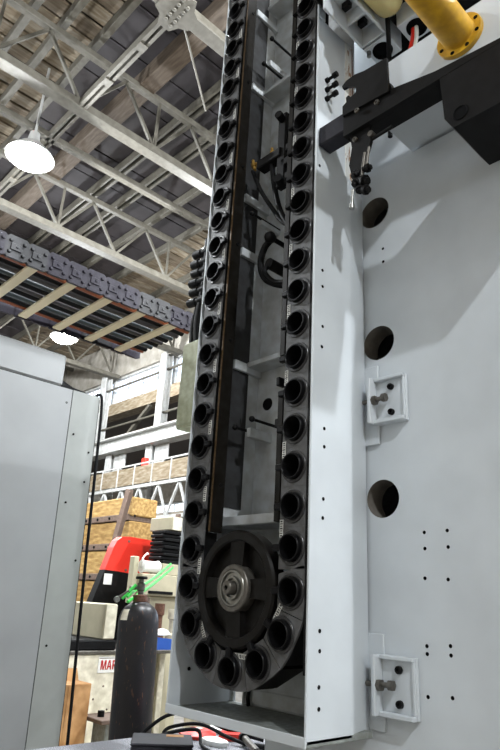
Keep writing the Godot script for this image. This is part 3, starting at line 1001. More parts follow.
	# bearing blocks with dark bores, seen from below
	var bl = [[0.425, 0.56, -0.375, -0.25, "square white bearing block with a dark bore, nearer the magazine"], [0.61, 0.745, -0.375, -0.25, "square white bearing block with a dark bore, nearer the yellow pipe"]]
	for q in bl:
		var o = thing("bearing_block", Vector3((q[0] + q[1]) / 2, 4.0, (q[2] + q[3]) / 2), q[4], "bearing block", "bearing blocks under the head")
		slab("block", Vector3(q[0], 4.0, q[2]), Vector3(q[1], 4.12, q[3]), M.paint, o, 0.004)
		st = nst()
		lathe(st, [Vector2(0.0, 0.0008), Vector2(0.036, 0.0008), Vector2(0.038, 0.008), Vector2(0.046, 0.008), Vector2(0.048, 0.0)], facing(Vector3.DOWN, Vector3((q[0] + q[1]) / 2, 4.0, (q[2] + q[3]) / 2)), 24)
		part("bore_ring", st, M.hole, o)
	var pc = thing("red_cable", Vector3(0.66, 4.0, -0.31), "short red and white cable plugged into the bearing block beside the yellow pipe", "cable")
	hose("red_lead", [Vector3(0.66, 4.01, -0.31), Vector3(0.66, 3.93, -0.30), Vector3(0.64, 3.80, -0.28), Vector3(0.63, 3.70, -0.27)], 0.010, M.red, pc)
	hose("white_lead", [Vector3(0.675, 4.01, -0.31), Vector3(0.68, 3.93, -0.30), Vector3(0.67, 3.80, -0.28), Vector3(0.66, 3.70, -0.27)], 0.009, M.white, pc)
	st = nst()
	tube(st, smooth_path([Vector3(0.60, 4.12, -0.19), Vector3(0.585, 3.98, -0.22), Vector3(0.535, 3.90, -0.30), Vector3(0.51, 3.75, -0.33), Vector3(0.50, 3.5, -0.34)]), 0.011)
	whole("motor_cable", st, M.rubber, "black cable hanging from the amber motor past the bearing block", "cable")
	# dark head casting above
	st = nst()
	ext(st, Vector3(0.36, 4.12, -0.49), Vector3(1.20, 4.5, 0.06), 0.01)
	whole("head_casting", st, M.black, "dark underside of the machine head above the bearing blocks", "machine head")
	# white U-shaped bracket and the amber motor under the head
	var u = thing("channel_bracket", Vector3(0.49, 4.0, -0.12), "white open channel bracket next to the top of the magazine side", "bracket")
	slab("web", Vector3(0.425, 4.105, -0.24), Vector3(0.56, 4.119, 0.05), M.paint, u, 0.002)
	slab("flange", Vector3(0.425, 4.0, -0.24), Vector3(0.437, 4.105, 0.05), M.paint, u, 0.002)
	slab("flange", Vector3(0.548, 4.0, -0.24), Vector3(0.56, 4.105, 0.05), M.paint, u, 0.002)
	slab("end_plate", Vector3(0.437, 4.0, -0.24), Vector3(0.548, 4.105, -0.23), M.paint, u, 0.002)
	slab("rib", Vector3(0.437, 4.03, -0.12), Vector3(0.548, 4.105, -0.11), M.paint, u, 0.002)
	slab("clip", Vector3(0.45, 4.07, -0.08), Vector3(0.49, 4.105, -0.05), M.black, u, 0.003)
	slab("clip", Vector3(0.45, 4.07, -0.20), Vector3(0.49, 4.105, -0.17), M.black, u, 0.003)
	var mo = thing("spindle_motor", Vector3(0.62, 4.02, -0.14), "pale yellow rounded motor with a bright sheen under the machine head", "motor")
	st = nst()
	lathe(st, [Vector2(0, 0), Vector2(0.045, 0.005), Vector2(0.066, 0.03), Vector2(0.07, 0.06), Vector2(0.07, 0.24), Vector2(0, 0.24)], facing(Vector3(0, 0, 1), Vector3(0.635, 4.05, -0.20)), 28, true)
	part("motor_can", st, M.amber, mo)
	rod("mounting_bolt", Vector3(0.44, 3.97, -0.275), Vector3(0.44, 4.05, -0.275), 0.010, M.steel, mo, 8)

# ---------------------------------------------------------------- left side
func left_enclosure():
	var e = thing("machine_enclosure", Vector3(-2.6, 0, 0.4), "large plain grey sheet-metal machine enclosure at the left edge", "enclosure")
	var ex = Transform3D(Basis(Vector3(0, 0, 1), Vector3(0, 1, 0), Vector3(-1, 0, 0)), Vector3(-2.0, 0, 0))
	var pn = nst()
	prism(pn, [Vector2(1.6, 0), Vector2(1.6, 2.797), Vector2(-0.245, 2.797), Vector2(-0.322, 0)], 1.2, ex)
	part("main_panel", pn, M.enclosure, e)
	pn = nst()
	prism(pn, [Vector2(-0.252, 2.80), Vector2(-0.450, 2.80), Vector2(-0.455, 2.79), Vector2(-0.532, 0), Vector2(-0.329, 0)], 0.5, Transform3D(ex.basis, Vector3(-2.003, 0, 0)))
	part("end_panel", pn, M.enclosure_edge, e)
	pn = nst()
	prism(pn, [Vector2(-0.244, 2.795), Vector2(-0.253, 2.795), Vector2(-0.330, 0), Vector2(-0.321, 0)], 0.48, Transform3D(ex.basis, Vector3(-2.008, 0, 0)))
	part("end_seam", pn, M.black, e)
	pn = nst()
	prism(pn, [Vector2(-0.454, 2.79), Vector2(-0.474, 2.79), Vector2(-0.551, 0), Vector2(-0.531, 0)], 0.03, Transform3D(ex.basis, Vector3(-2.03, 0, 0)))
	part("end_flange", pn, M.black, e)
	slab("upper_panel", Vector3(-3.2, 2.803, -0.165), Vector3(-1.995, 3.022, 1.6), M.enclosure, e, 0.012)
	slab("seam", Vector3(-3.19, 2.79, -0.16), Vector3(-2.006, 2.81, 1.59), M.black, e)
	var bm = bolt_mesh(0.007, 0.003)
	for p in [[2.70, -0.215], [2.5, -0.30], [2.4, -0.43], [2.2, -0.43], [2.05, -0.32], [1.7, -0.45], [1.2, -0.34]]:
		var o = put("screw", bm, M.hole, e)
		o.transform = facing(Vector3.RIGHT, Vector3(-2.0015, p[0], p[1]) - e.position)
	var st = nst()
	prism(st, [Vector2(-0.16, 2.80), Vector2(-0.26, 2.80), Vector2(-0.36, 2.805), Vector2(-0.36, 2.815), Vector2(-0.26, 2.825), Vector2(-0.16, 2.86)], 0.02, Transform3D(Basis(Vector3(0, 0, 1), Vector3(0, 1, 0), Vector3(-1, 0, 0)), Vector3(-2.03, 0, 0)))
	part("rubber_edge", st, M.rubber, e)
	st = nst()
	tube(st, smooth_path([Vector3(-2.02, 2.81, -0.44), Vector3(-1.99, 2.78, -0.468), Vector3(-1.985, 2.40, -0.487), Vector3(-1.985, 1.744, -0.512), Vector3(-1.985, 1.21, -0.536), Vector3(-1.985, 0.66, -0.562), Vector3(-1.985, 0.562, -0.566)]), 0.010)
	whole("hanging_cord", st, M.rubber, "thin black cord hanging down the right edge of the grey enclosure", "cord")

func cable_carrier():
	var c = thing("cable_carrier", Vector3(-2.2, 3.45, -0.2), "overhead cable carrier with a purple-grey link chain and pale cross rungs", "cable carrier")
	# side link: local z along the carrier
	var st = nst()
	var prof = [Vector2(-0.085, -0.07), Vector2(-0.06, -0.082), Vector2(0.05, -0.082), Vector2(0.07, -0.06), Vector2(0.075, 0.05), Vector2(0.05, 0.075), Vector2(-0.06, 0.075), Vector2(-0.085, 0.055)]
	prism(st, prof, 0.022, Transform3D(Basis(Vector3(0, 0, 1), Vector3(0, 1, 0), Vector3(-1, 0, 0)), Vector3(0.011, 0, 0)))
	var link = st.commit()
	st = nst()
	for d in [[-0.05, 0.035], [0.04, 0.035], [-0.05, -0.045], [0.04, -0.045], [-0.005, 0.0]]:
		lathe(st, [Vector2(0, 0.012), Vector2(0.010, 0.011), Vector2(0.014, 0.0)], facing(Vector3.RIGHT, Vector3(0.011, d[1], d[0])), 8)
	box(st, Vector3(0.014, -0.005, 0.0), Vector3(0.008, 0.05, 0.075), 0.003)
	var studs = st.commit()
	var zs = 1.2
	var n = 0
	for i in 16:
		var z = 1.10 - i * 0.142
		for side in [-1.8, -2.62]:
			var mt = M.carrier if i % 7 < 5 else M.carrier_dark
			var l = put("chain_link", link, mt, c, Transform3D(Basis.IDENTITY, Vector3(side, 3.53 + 0.003 * (i % 2), z) - c.position))
			if side > -2:
				put("rivets", studs, mt, l)
		if i % 2 == 0:
			slab("rung", Vector3(-2.61, 3.455, z - 0.035), Vector3(-1.812, 3.475, z + 0.035), M.rung, c, 0.004)
	var cables = [[-1.92, 0.030, M.cable_orange], [-1.99, 0.022, M.rubber], [-2.06, 0.026, M.cable_grey], [-2.13, 0.018, M.cable_teal], [-2.20, 0.028, M.rubber], [-2.27, 0.020, M.cable_grey], [-2.34, 0.026, M.rubber], [-2.42, 0.022, M.cable_teal], [-2.50, 0.024, M.rubber], [-2.55, 0.018, M.cable_orange]]
	for k in cables:
		st = nst()
		tube(st, smooth_path([Vector3(k[0], 3.50 + k[1], 1.25), Vector3(k[0] + 0.02, 3.49 + k[1], 0.4), Vector3(k[0] - 0.02, 3.50 + k[1], -0.4), Vector3(k[0], 3.49 + k[1], -1.1)], 4), k[1])
		part("carried_cable", st, k[2], c)
	# bridge that carries it, out of sight on top of the enclosure
	for z in [1.1, 0.5]:
		slab("support_post", Vector3(-2.24, 3.0225, z - 0.03), Vector3(-2.18, 3.455, z + 0.03), M.enclosure, c)

func side_cabinet():
	var c = thing("valve_cabinet", Vector3(-0.58, 2.33, -0.3), "pale green narrow box fixed to the left of the magazine", "cabinet")
	slab("body", Vector3(-0.80, 2.33, -0.345), Vector3(-0.346, 2.81, -0.26), M.pale_green, c, 0.005)
	slab("door_lip", Vector3(-0.795, 2.345, -0.26), Vector3(-0.36, 2.795, -0.255), M.pale_green, c, 0.002)
	var v = thing("valve_stack", Vector3(-0.76, 2.81, -0.30), "stack of black round valves with cables on the pale green box", "valves")
	for i in 6:
		var y = 3.08 + i * 0.062
		var st = nst()
		lathe(st, [Vector2(0, 0), Vector2(0.022, 0), Vector2(0.026, 0.006), Vector2(0.026, 0.07), Vector2(0.020, 0.074), Vector2(0.020, 0.10), Vector2(0.026, 0.104), Vector2(0.026, 0.15), Vector2(0, 0.15)], facing(Vector3(1, -0.12, 0).normalized(), Vector3(-0.83 + 0.012 * (i % 2), y, -0.29)), 16)
		part("valve", st, M.black, v)
	hose("bundle", [Vector3(-0.72, 2.805, -0.30), Vector3(-0.735, 2.95, -0.30), Vector3(-0.70, 3.2, -0.30), Vector3(-0.70, 3.45, -0.30)], 0.03, M.rubber, v)
	hose("bundle", [Vector3(-0.77, 2.805, -0.30), Vector3(-0.79, 2.95, -0.31), Vector3(-0.74, 3.1, -0.31)], 0.022, M.rubber, v)

# ---------------------------------------------------------------- far background
func far_gallery():
	# columns
	var cols = [[-14.95, 5.8, 8.02, "left white column between the high windows"], [-11.75, 5.8, 8.02, "right white column between the high windows"], [-14.05, 0.0, 5.36, "left white column below the crane beam"], [-12.0, 0.0, 5.36, "right white column below the crane beam, with a red box on it"]]
	for k in cols:
		var o = thing("steel_column", Vector3(k[0], k[1], Z0 + 0.32), k[3], "column", "columns of the far wall")
		slab("flange", Vector3(k[0] - 0.14, k[1], Z0 + 0.40), Vector3(k[0] + 0.14, k[2], Z0 + 0.44), M.crane, o)
		slab("web", Vector3(k[0] - 0.02, k[1], Z0 + 0.23), Vector3(k[0] + 0.02, k[2], Z0 + 0.40), M.crane, o)
		slab("flange", Vector3(k[0] - 0.14, k[1], Z0 + 0.205), Vector3(k[0] + 0.14, k[2], Z0 + 0.23), M.crane, o)
		if k[1] == 0.0:
			var st = nst()
			prism(st, [Vector2(0.14, 5.36), Vector2(0.75, 5.36), Vector2(0.75, 4.95), Vector2(0.14, 4.65)], 0.03, Transform3D(Basis.IDENTITY, Vector3(k[0], 0, Z0 + 0.3)))
			part("bracket_plate", st, M.crane, o)
		if k[0] == -12.0:
			slab("red_box", Vector3(-12.12, 4.78, Z0 + 0.44), Vector3(-11.92, 5.0, Z0 + 0.54), M.red, o, 0.01)
	var b = thing("crane_beam", Vector3(-12, 5.36, Z0 + 0.4), "long white crane runway beam across the far wall", "beam")
	slab("web", Vector3(X0, 5.40, Z0 + 0.42), Vector3(X1, 5.76, Z0 + 0.46), M.crane, b)
	slab("flange", Vector3(X0, 5.36, Z0 + 0.24), Vector3(X1, 5.40, Z0 + 0.62), M.crane, b)
	slab("flange", Vector3(X0, 5.76, Z0 + 0.24), Vector3(X1, 5.80, Z0 + 0.62), M.crane, b)
	slab("rail", Vector3(X0, 5.80, Z0 + 0.40), Vector3(X1, 5.88, Z0 + 0.47), M.strip, b)
	# pipes across the dark gap
	var names = ["upper thin pipe across the dark gap under the window sill", "lower thin pipe across the dark gap above the crane beam"]
	for i in 2:
		var st = nst()
		var y = [7.55, 6.28][i]
		cyl(st, Vector3(X0, y, Z0 + 0.28), Vector3(X1, y, Z0 + 0.28), 0.035, 8)
		whole("conduit", st, M.truss, ["thin pipe crossing in front of the bright high windows", "thin pipe crossing the dark gap above the crane beam"][i], "pipe", "pipes on the far wall")
	# struts in the dark gap
	var st3 = nst()
	bar(st3, Vector3(-13.9, 5.80, Z0 + 0.14), Vector3(-12.6, 6.70, Z0 + 0.14), 0.1, 0.1)
	whole("brace", st3, M.truss, "slanting brace in the dark gap between the columns", "brace")
	# handrail and lattice girder of the gallery
	var g = thing("gallery_girder", Vector3(-13, 3.6, Z0 + 0.8), "white lattice girder with zigzag bars along the gallery", "girder")
	slab("top_chord", Vector3(-18, 4.12, Z0 + 0.74), Vector3(-8, 4.20, Z0 + 0.84), M.crane, g)
	slab("bottom_chord", Vector3(-18, 3.28, Z0 + 0.74), Vector3(-8, 3.36, Z0 + 0.84), M.crane, g)
	var x = -18.0
	while x < -8.2:
		var s = nst()
		bar(s, Vector3(x, 3.34, Z0 + 0.79), Vector3(x + 0.42, 4.14, Z0 + 0.79), 0.05, 0.05)
		part("zigzag_bar", s, M.crane, g)
		s = nst()
		bar(s, Vector3(x + 0.42, 4.14, Z0 + 0.79), Vector3(x + 0.84, 3.34, Z0 + 0.79), 0.05, 0.05)
		part("zigzag_bar", s, M.crane, g)
		x += 0.84
	var hr = thing("gallery_rail", Vector3(-13, 4.2, Z0 + 0.6), "thin white handrail with mesh panels above the zigzag girder", "railing")
	slab("handrail", Vector3(-18, 4.74, Z0 + 0.77), Vector3(-8, 4.78, Z0 + 0.81), M.crane, hr)
	x = -17.6
	while x < -8.2:
		slab("post", Vector3(x - 0.02, 4.2, Z0 + 0.77), Vector3(x + 0.02, 4.74, Z0 + 0.81), M.crane, hr)
		slab("infill_panel", Vector3(x + 0.02, 4.24, Z0 + 0.785), Vector3(x + 0.78, 4.70, Z0 + 0.795), M.sill, hr)
		x += 0.8
	slab("gallery_floor", Vector3(-18, 3.36, Z0 + 0.05), Vector3(-8, 3.44, Z0 + 0.74), M.aisle, structure("trim_1"))
	# stacked timber panels with steel strips
	var panels = [[2.96, 3.32], [2.42, 2.86], [1.86, 2.32], [1.25, 1.76], [0.66, 1.15], [0.10, 0.56]]
	var words = ["topmost", "second", "third", "fourth", "fifth", "lowest"]
	for i in panels.size():
		var p = thing("timber_bundle", Vector3(-9.3, panels[i][0], -5.2), "yellow timber panel with a riveted brown strip, %s of the stack behind the red machine" % words[i], "timber panel", "stacked timber panels")
		slab("plank", Vector3(-12.0, panels[i][0], -5.6), Vector3(-8.5, panels[i][1], -5.0), [M.wood, M.wood_b][i % 2], p, 0.02)
		slab("steel_strip", Vector3(-12.0, panels[i][0] - 0.09, -5.55), Vector3(-8.55, panels[i][0] + 0.03, -4.97), M.strip, p, 0.008)
		var bm = bolt_mesh(0.025, 0.02)
		for k in 7:
			var o = put("rivet", bm, M.black, p)
			o.transform = facing(Vector3(0, 0, 1), Vector3(-11.0 + 0.45 * k, panels[i][0] - 0.03, -4.972) - p.position)
	var ir = nst()
	bar(ir, Vector3(-8.40, 3.42, -4.85), Vector3(-9.00, 0.0, -4.6), 0.14, 0.10, 0.01)
	whole("leaning_beam", ir, M.strip, "brown steel beam leaning against the stacked timber panels", "beam")
	for i in 2:
		var s = nst()
		ext(s, Vector3(-7.9, [2.55, 2.05][i], -5.5), Vector3(-5.0, [2.70, 2.17][i], -5.2), 0.01)
		whole("long_board", s, [M.sill, M.wood_b][i], ["pale long board lying above the red machine", "darker long board just above the red machine"][i], "board", "boards behind the red machine")
	var rk = nst()
	for zx in [-7.7, -5.2]:
		ext(rk, Vector3(zx - 0.05, 0, -5.55), Vector3(zx + 0.05, 3.0, -5.50))
		for y in [2.0, 2.5]:
			ext(rk, Vector3(zx - 0.04, y, -5.50), Vector3(zx + 0.04, y + 0.05, -5.15))
	whole("board_rack", rk, M.strip, "brown steel rack holding the long boards above the red machine", "rack")

func workshop():
	# gas cylinder
	var at = Vector3(-1.280, 0, -0.545)
	var g = thing("gas_cylinder", at, "tall charcoal gas cylinder with rust flecks standing on the floor", "gas cylinder")
	var st = nst()
	var tt = Transform3D(Basis.IDENTITY, at)
	lathe(st, [Vector2(0, 0), Vector2(0.100, 0), Vector2(0.110, 0.015), Vector2(0.110, 1.365), Vector2(0.1075, 1.395), Vector2(0.099, 1.425), Vector2(0.082, 1.45), Vector2(0.058, 1.468), Vector2(0.036, 1.478), Vector2(0.034, 1.49), Vector2(0, 1.49)], tt, 36, true)
	part("body", st, M.charcoal, g)
	st = nst()
	lathe(st, [Vector2(0.030, 1.478), Vector2(0.040, 1.480), Vector2(0.040, 1.512), Vector2(0.034, 1.516), Vector2(0.0, 1.516)], tt, 20)
	part("neck_ring", st, M.collar, g, "rusty pink neck ring")
	st = nst()
	lathe(st, [Vector2(0.016, 1.51), Vector2(0.016, 1.535), Vector2(0.022, 1.54), Vector2(0.022, 1.575), Vector2(0.014, 1.58), Vector2(0.014, 1.60), Vector2(0, 1.60)], tt, 12)
	part("valve_body", st, M.steel_dull, g)
	rod("outlet", at + Vector3(0, 1.555, 0), at + Vector3(-0.02, 1.55, 0.06), 0.012, M.steel_dull, g, 8)
	st = nst()
	lathe(st, [Vector2(0.0, 1.598), Vector2(0.032, 1.598), Vector2(0.034, 1.606), Vector2(0.030, 1.613), Vector2(0, 1.613)], tt, 12)
	part("handwheel", st, M.black, g)
	# paper sticker on the shoulder
	st = nst()
	for i in 4:
		for j in 3:
			var q = []
			for e in [[0, 0], [1, 0], [1, 1], [0, 1]]:
				var an = 1.20 + (i + e[0]) * 0.13
				var hh = [1.385, 1.405, 1.425, 1.440][j + e[1]]
				var rr = [0.1100, 0.1065, 0.1005, 0.0915][j + e[1]]
				q.append(at + Vector3(sin(an + 0.1) * 0.0 + cos(an) * rr, hh, sin(an) * rr))
			flat(st, q, q[0] - at - Vector3(0, 1.2, 0))
	part("sticker", st, M.cream, g, "worn cream paper sticker")
	g.rotation = Basis(Vector3(-0.73, 0, -0.68).normalized(), -0.035).get_euler()
	# green hoses on the regulator
	var h = [[Vector3(-1.285, 1.565, -0.45), Vector3(-1.30, 1.53, -0.42), Vector3(-1.325, 1.49, -0.395)], [Vector3(-1.30, 1.50, -0.41), Vector3(-1.40, 1.535, -0.52), Vector3(-1.9, 1.63, -1.0), Vector3(-2.75, 1.785, -1.765)], [Vector3(-1.29, 1.475, -0.41), Vector3(-1.40, 1.51, -0.54), Vector3(-1.9, 1.605, -1.02), Vector3(-2.75, 1.755, -1.79)]]
	var hl = ["short bright green hose end drooping left of the cylinder valve", "upper bright green hose running from the cylinder valve to the beige machine", "lower bright green hose running from the cylinder valve to the beige machine"]
	for i in 3:
		st = nst()
		tube(st, smooth_path(h[i]), 0.009)
		whole("green_hose", st, M.green_hose, hl[i], "hose", "green gas hoses")
	# regulator beside the valve
	var rg = thing("regulator", Vector3(-1.345, 1.46, -0.375), "small silver gas regulator with a gauge left of the cylinder valve", "regulator")
	st = nst()
	lathe(st, [Vector2(0, -0.015), Vector2(0.014, -0.015), Vector2(0.017, 0), Vector2(0.014, 0.015), Vector2(0, 0.015)], facing(Vector3(1, 0, 0.3).normalized(), Vector3(-1.345, 1.485, -0.375)), 14)
	part("gauge", st, M.steel, rg)
	rod("gauge_stem", Vector3(-1.345, 1.485, -0.375), Vector3(-1.30, 1.53, -0.42), 0.010, M.steel_dull, rg, 8)

	# cream cabinet bench with the MAR sign
	var b = thing("cream_cabinet", Vector3(-2.75, 0, -1.15), "cream painted workbench cabinet behind the gas cylinder", "cabinet")
	slab("body", Vector3(-3.02, 0.05, -1.40), Vector3(-2.45, 1.105, -0.55), M.cream, b, 0.008)
	slab("plinth", Vector3(-3.0, 0, -1.38), Vector3(-2.48, 0.05, -0.58), M.black, b)
	slab("leg", Vector3(-2.52, 0, -1.96), Vector3(-2.45, 1.105, -1.90), M.cream, b, 0.005)
	slab("leg", Vector3(-3.02, 0, -1.96), Vector3(-2.96, 1.105, -1.90), M.cream, b, 0.005)
	slab("lower_rail", Vector3(-2.50, 0.30, -1.90), Vector3(-2.46, 0.36, -1.40), M.cream, b)
	slab("rear_panel", Vector3(-3.02, 0.2, -1.90), Vector3(-3.00, 1.105, -1.40), M.beige, b)
	slab("worktop", Vector3(-3.03, 1.105, -2.0), Vector3(-2.44, 1.13, -0.54), M.steel_dull, b, 0.004)
	var bm = bolt_mesh(0.007, 0.003)
	for p in [[1.0, -1.27], [0.93, -1.25], [0.9, -1.05], [0.82, -0.98], [0.75, -1.1], [0.86, -1.32], [0.72, -0.95]]:
		var o = put("screw", bm, M.strip, b)
		o.transform = facing(Vector3.RIGHT, Vector3(-2.4505, p[0], p[1]) - b.position)
	var sg = thing("lettered_sign", Vector3(-2.445, 1.035, -1.15), "white sign with red capital letters on the cream cabinet", "sign")
	slab("plate", Vector3(-2.4498, 0.985, -1.30), Vector3(-2.446, 1.088, -0.985), M.white, sg, 0.001)
	slab("border", Vector3(-2.4461, 1.078, -1.295), Vector3(-2.4452, 1.083, -0.99), M.strip, sg)
	var tm = TextMesh.new()
	var sf = SystemFont.new()
	sf.font_names = PackedStringArray(["Droid Sans"])
	sf.font_weight = 700
	tm.font = sf
	tm.text = "MAR"
	tm.font_size = 64
	tm.pixel_size = 0.00132
	tm.depth = 0.002
	var to = put("lettering", tm, M.red_text, sg, Transform3D(Basis(Vector3.UP, PI / 2) * Basis.from_scale(Vector3(0.72, 1, 1)), Vector3(0.0005, 0.0, 0.083)))

	# things on the bench
	var bx = thing("beige_case", Vector3(-2.65, 1.2, -0.93), "beige metal case on a black tray behind the grey enclosure", "case")
	slab("case_body", Vector3(-2.95, 1.20, -1.10), Vector3(-2.46, 1.445, -1.00), M.beige, bx, 0.008)
	slab("side_plate", Vector3(-2.46, 1.21, -1.095), Vector3(-2.456, 1.435, -1.005), M.cream, bx)
	st = nst()
	ext(st, Vector3(-3.0, 1.13, -1.12), Vector3(-2.45, 1.20, -0.56), 0.01)
	whole("black_tray", st, M.rubber, "black rubber tray under the beige case", "tray")
	st = nst()
	ext(st, Vector3(-2.56, 1.13, -0.68), Vector3(-2.445, 1.19, -0.575), 0.004)
	st = nst()
	prism(st, [Vector2(-1.42, 1.13), Vector2(-1.70, 1.13), Vector2(-1.70, 1.20), Vector2(-1.42, 1.22)], 0.25, Transform3D(Basis(Vector3(0, 0, 1), Vector3(0, 1, 0), Vector3(-1, 0, 0)), Vector3(-2.46, 0, 0)))
	whole("blue_tray", st, M.blue, "bright blue tray on the bench right of the gas cylinder", "tray")
	var wr = thing("white_rag", Vector3(-2.6, 1.21, -1.55), "crumpled white rag lying on the blue tray", "rag")
	st = nst()
	for i in 4:
		lathe(st, [Vector2(0, -0.01), Vector2(0.07, 0.0), Vector2(0.05, 0.03), Vector2(0, 0.045)], Transform3D(Basis(Vector3.UP, i), Vector3(-2.56 - 0.04 * (i % 2), 1.232, -1.48 - 0.05 * i)), 7)
	part("cloth", st, M.white, wr)
	# cardboard carton in front of the cabinet
	var cb = thing("cardboard_carton", Vector3(-2.3, 0, -0.78), "brown cardboard carton beside the grey enclosure", "carton")
	slab("body", Vector3(-2.42, 0.55, -0.805), Vector3(-2.20, 0.955, -0.57), M.card, cb, 0.004)
	st = nst()
	box(st, Vector3(0, 0, 0), Vector3(0.005, 0.09, 0.29), 0.0, Transform3D(Basis(Vector3(0, 0, 1), 0.5), Vector3(-2.395, 0.985, -0.66)))
	part("flap", st, M.card, cb)
	slab("tape", Vector3(-2.2, 0.56, -0.68), Vector3(-2.198, 0.95, -0.64), M.card, cb)
	st = nst()
	ext(st, Vector3(-2.43, 0.42, -1.34), Vector3(-1.85, 0.55, -0.56), 0.01)
	var dk = thing("low_platform", Vector3(-2.1, 0, -1.0), "low cream platform in front of the cabinet", "platform")
	part("top", st, M.cream, dk)
	for z in [-1.32, -0.62]:
		for x in [-2.38, -1.92]:
			slab("leg", Vector3(x, 0, z), Vector3(x + 0.05, 0.42, z + 0.05), M.cream, dk)
	# small vise-like pedestal
	var pd = thing("press_pedestal", Vector3(-2.1, 0.55, -0.92), "small grey pedestal with a dark square plate left of the gas cylinder", "pedestal")
	slab("column", Vector3(-2.22, 0.55, -0.99), Vector3(-2.06, 0.74, -0.86), M.dusty, pd, 0.006)
	slab("dark_plate", Vector3(-2.28, 0.74, -1.06), Vector3(-2.02, 0.765, -0.80), M.strip, pd, 0.004)
	rod("knob", Vector3(-2.15, 0.765, -0.87), Vector3(-2.15, 0.80, -0.87), 0.022, M.black, pd, 10)

	# red and black machine
	var rm = thing("red_machine", Vector3(-3.7, 0, -1.85), "red and black machine hood with a white square label", "machine")
	var xf = Transform3D(Basis(Vector3(0, 0, 1), Vector3(0, 1, 0), Vector3(-1, 0, 0)), Vector3(-3.5, 0, 0))
	st = nst()
	prism(st, [Vector2(-1.575, 1.725), Vector2(-1.640, 1.93), Vector2(-1.670, 1.995), Vector2(-1.72, 2.035), Vector2(-1.80, 2.045), Vector2(-2.235, 2.03), Vector2(-2.26, 1.79), Vector2(-2.0, 1.70)], 0.10, xf)
	part("red_hood", st, M.red, rm)
	st = nst()
	prism(st, [Vector2(-1.575, 1.722), Vector2(-2.0, 1.698), Vector2(-2.25, 1.70), Vector2(-2.25, 0.0), Vector2(-1.25, 0.0), Vector2(-1.47, 1.40)], 0.095, xf)
	part("black_base", st, M.black, rm)
	slab("square_label", Vector3(-3.499, 1.595, -1.66), Vector3(-3.495, 1.69, -1.575), M.white, rm)
	for p in [[2.0, -1.80], [1.735, -1.80]]:
		var o = put("screw", bolt_mesh(0.012, 0.004), M.strip, rm)
		o.transform = facing(Vector3.RIGHT, Vector3(-3.5, p[0], p[1]) - rm.position)

	# beige milling machine with bellows
	var mm = thing("milling_machine", Vector3(-3.1, 0, -1.95), "beige milling machine with a black bellows, partly behind the magazine", "machine")
	slab("ram", Vector3(-3.35, 2.10, -2.30), Vector3(-3.0, 2.225, -1.92), M.beige, mm, 0.008)
	slab("ram_end", Vector3(-3.0, 2.105, -2.29), Vector3(-2.996, 2.22, -1.93), M.cream, mm)
	for i in 9:
		var y = 1.80 + i * 0.033
		slab("bellows_fold", Vector3(-3.22, y, -2.10 - 0.01 * (i % 2)), Vector3(-3.0 - 0.02 * (i % 2), y + 0.028, -1.86 + 0.012 * (i % 2)), M.rubber, mm, 0.006)
	slab("saddle", Vector3(-3.12, 1.52, -2.25), Vector3(-2.98, 1.70, -1.64), M.beige, mm, 0.008)
	slab("side_arm", Vector3(-3.12, 1.45, -1.64), Vector3(-3.05, 1.84, -1.585), M.beige, mm, 0.006)
	slab("bridge", Vector3(-3.15, 1.70, -2.12), Vector3(-3.0, 1.80, -1.86), M.beige, mm, 0.006)
	slab("column", Vector3(-3.45, 0.0, -2.3), Vector3(-3.2, 2.10, -2.12), M.beige, mm, 0.008)
	slab("knee", Vector3(-3.3, 0.0, -2.1), Vector3(-3.05, 1.52, -1.75), M.beige, mm, 0.01)
	st = nst()
	ext(st, Vector3(-2.98, 1.535, -1.98), Vector3(-2.965, 1.56, -1.72), 0.003)
	part("dark_slot", st, M.black, mm)
	var rl = thing("hose_reel", Vector3(-3.1, 1.73, -1.72), "white coiled reel sitting on the beige machine behind the green hoses", "reel")
	st = nst()
	lathe(st, [Vector2(0, -0.09), Vector2(0.055, -0.09), Vector2(0.058, -0.08), Vector2(0.050, -0.07), Vector2(0.050, 0.07), Vector2(0.058, 0.08), Vector2(0.055, 0.09), Vector2(0, 0.09)], facing(Vector3(0, 0, 1), Vector3(-3.04, 1.76, -1.75)), 20)
	part("drum", st, M.white, rl)
	hose("loose_coil", [Vector3(-3.03, 1.75, -1.66), Vector3(-3.0, 1.82, -1.64), Vector3(-3.03, 1.87, -1.70), Vector3(-3.1, 1.87, -1.76)], 0.008, M.white, rl)
	# parts heaped between the beige machine and the cylinder
	var heap = [[-2.62, 1.13, -1.30, 0.06, 0.16, M.collar, "rusty brown round part on the bench behind the cylinder shoulder"], [-2.80, 1.13, -1.73, 0.05, 0.33, M.collar, "tall rusty brown round part on the bench right of the cylinder"], [-2.78, 1.13, -1.87, 0.06, 0.29, M.cream, "cream round part on the bench beside the magazine"], [-2.90, 1.13, -1.64, 0.05, 0.37, M.strip, "dark brown round part on the bench just right of the cylinder shoulder"], [-2.75, 1.13, -1.20, 0.05, 0.30, M.black, "dark round part standing behind the cylinder valve"], [-2.58, 1.13, -1.76, 0.04, 0.16, M.collar, "small rusty part standing past the end of the blue tray"]]
	for q in heap:
		st = nst()
		var p = Vector3(q[0], q[1], q[2])
		lathe(st, [Vector2(0, 0), Vector2(q[3], 0), Vector2(q[3], q[4] * 0.3), Vector2(q[3] * 0.6, q[4] * 0.36), Vector2(q[3] * 0.6, q[4] * 0.7), Vector2(q[3] * 0.85, q[4] * 0.74), Vector2(q[3] * 0.85, q[4]), Vector2(0, q[4])], Transform3D(Basis.IDENTITY, p), 14)
		whole("machine_part", st, q[5], q[6], "part", "parts on the bench")

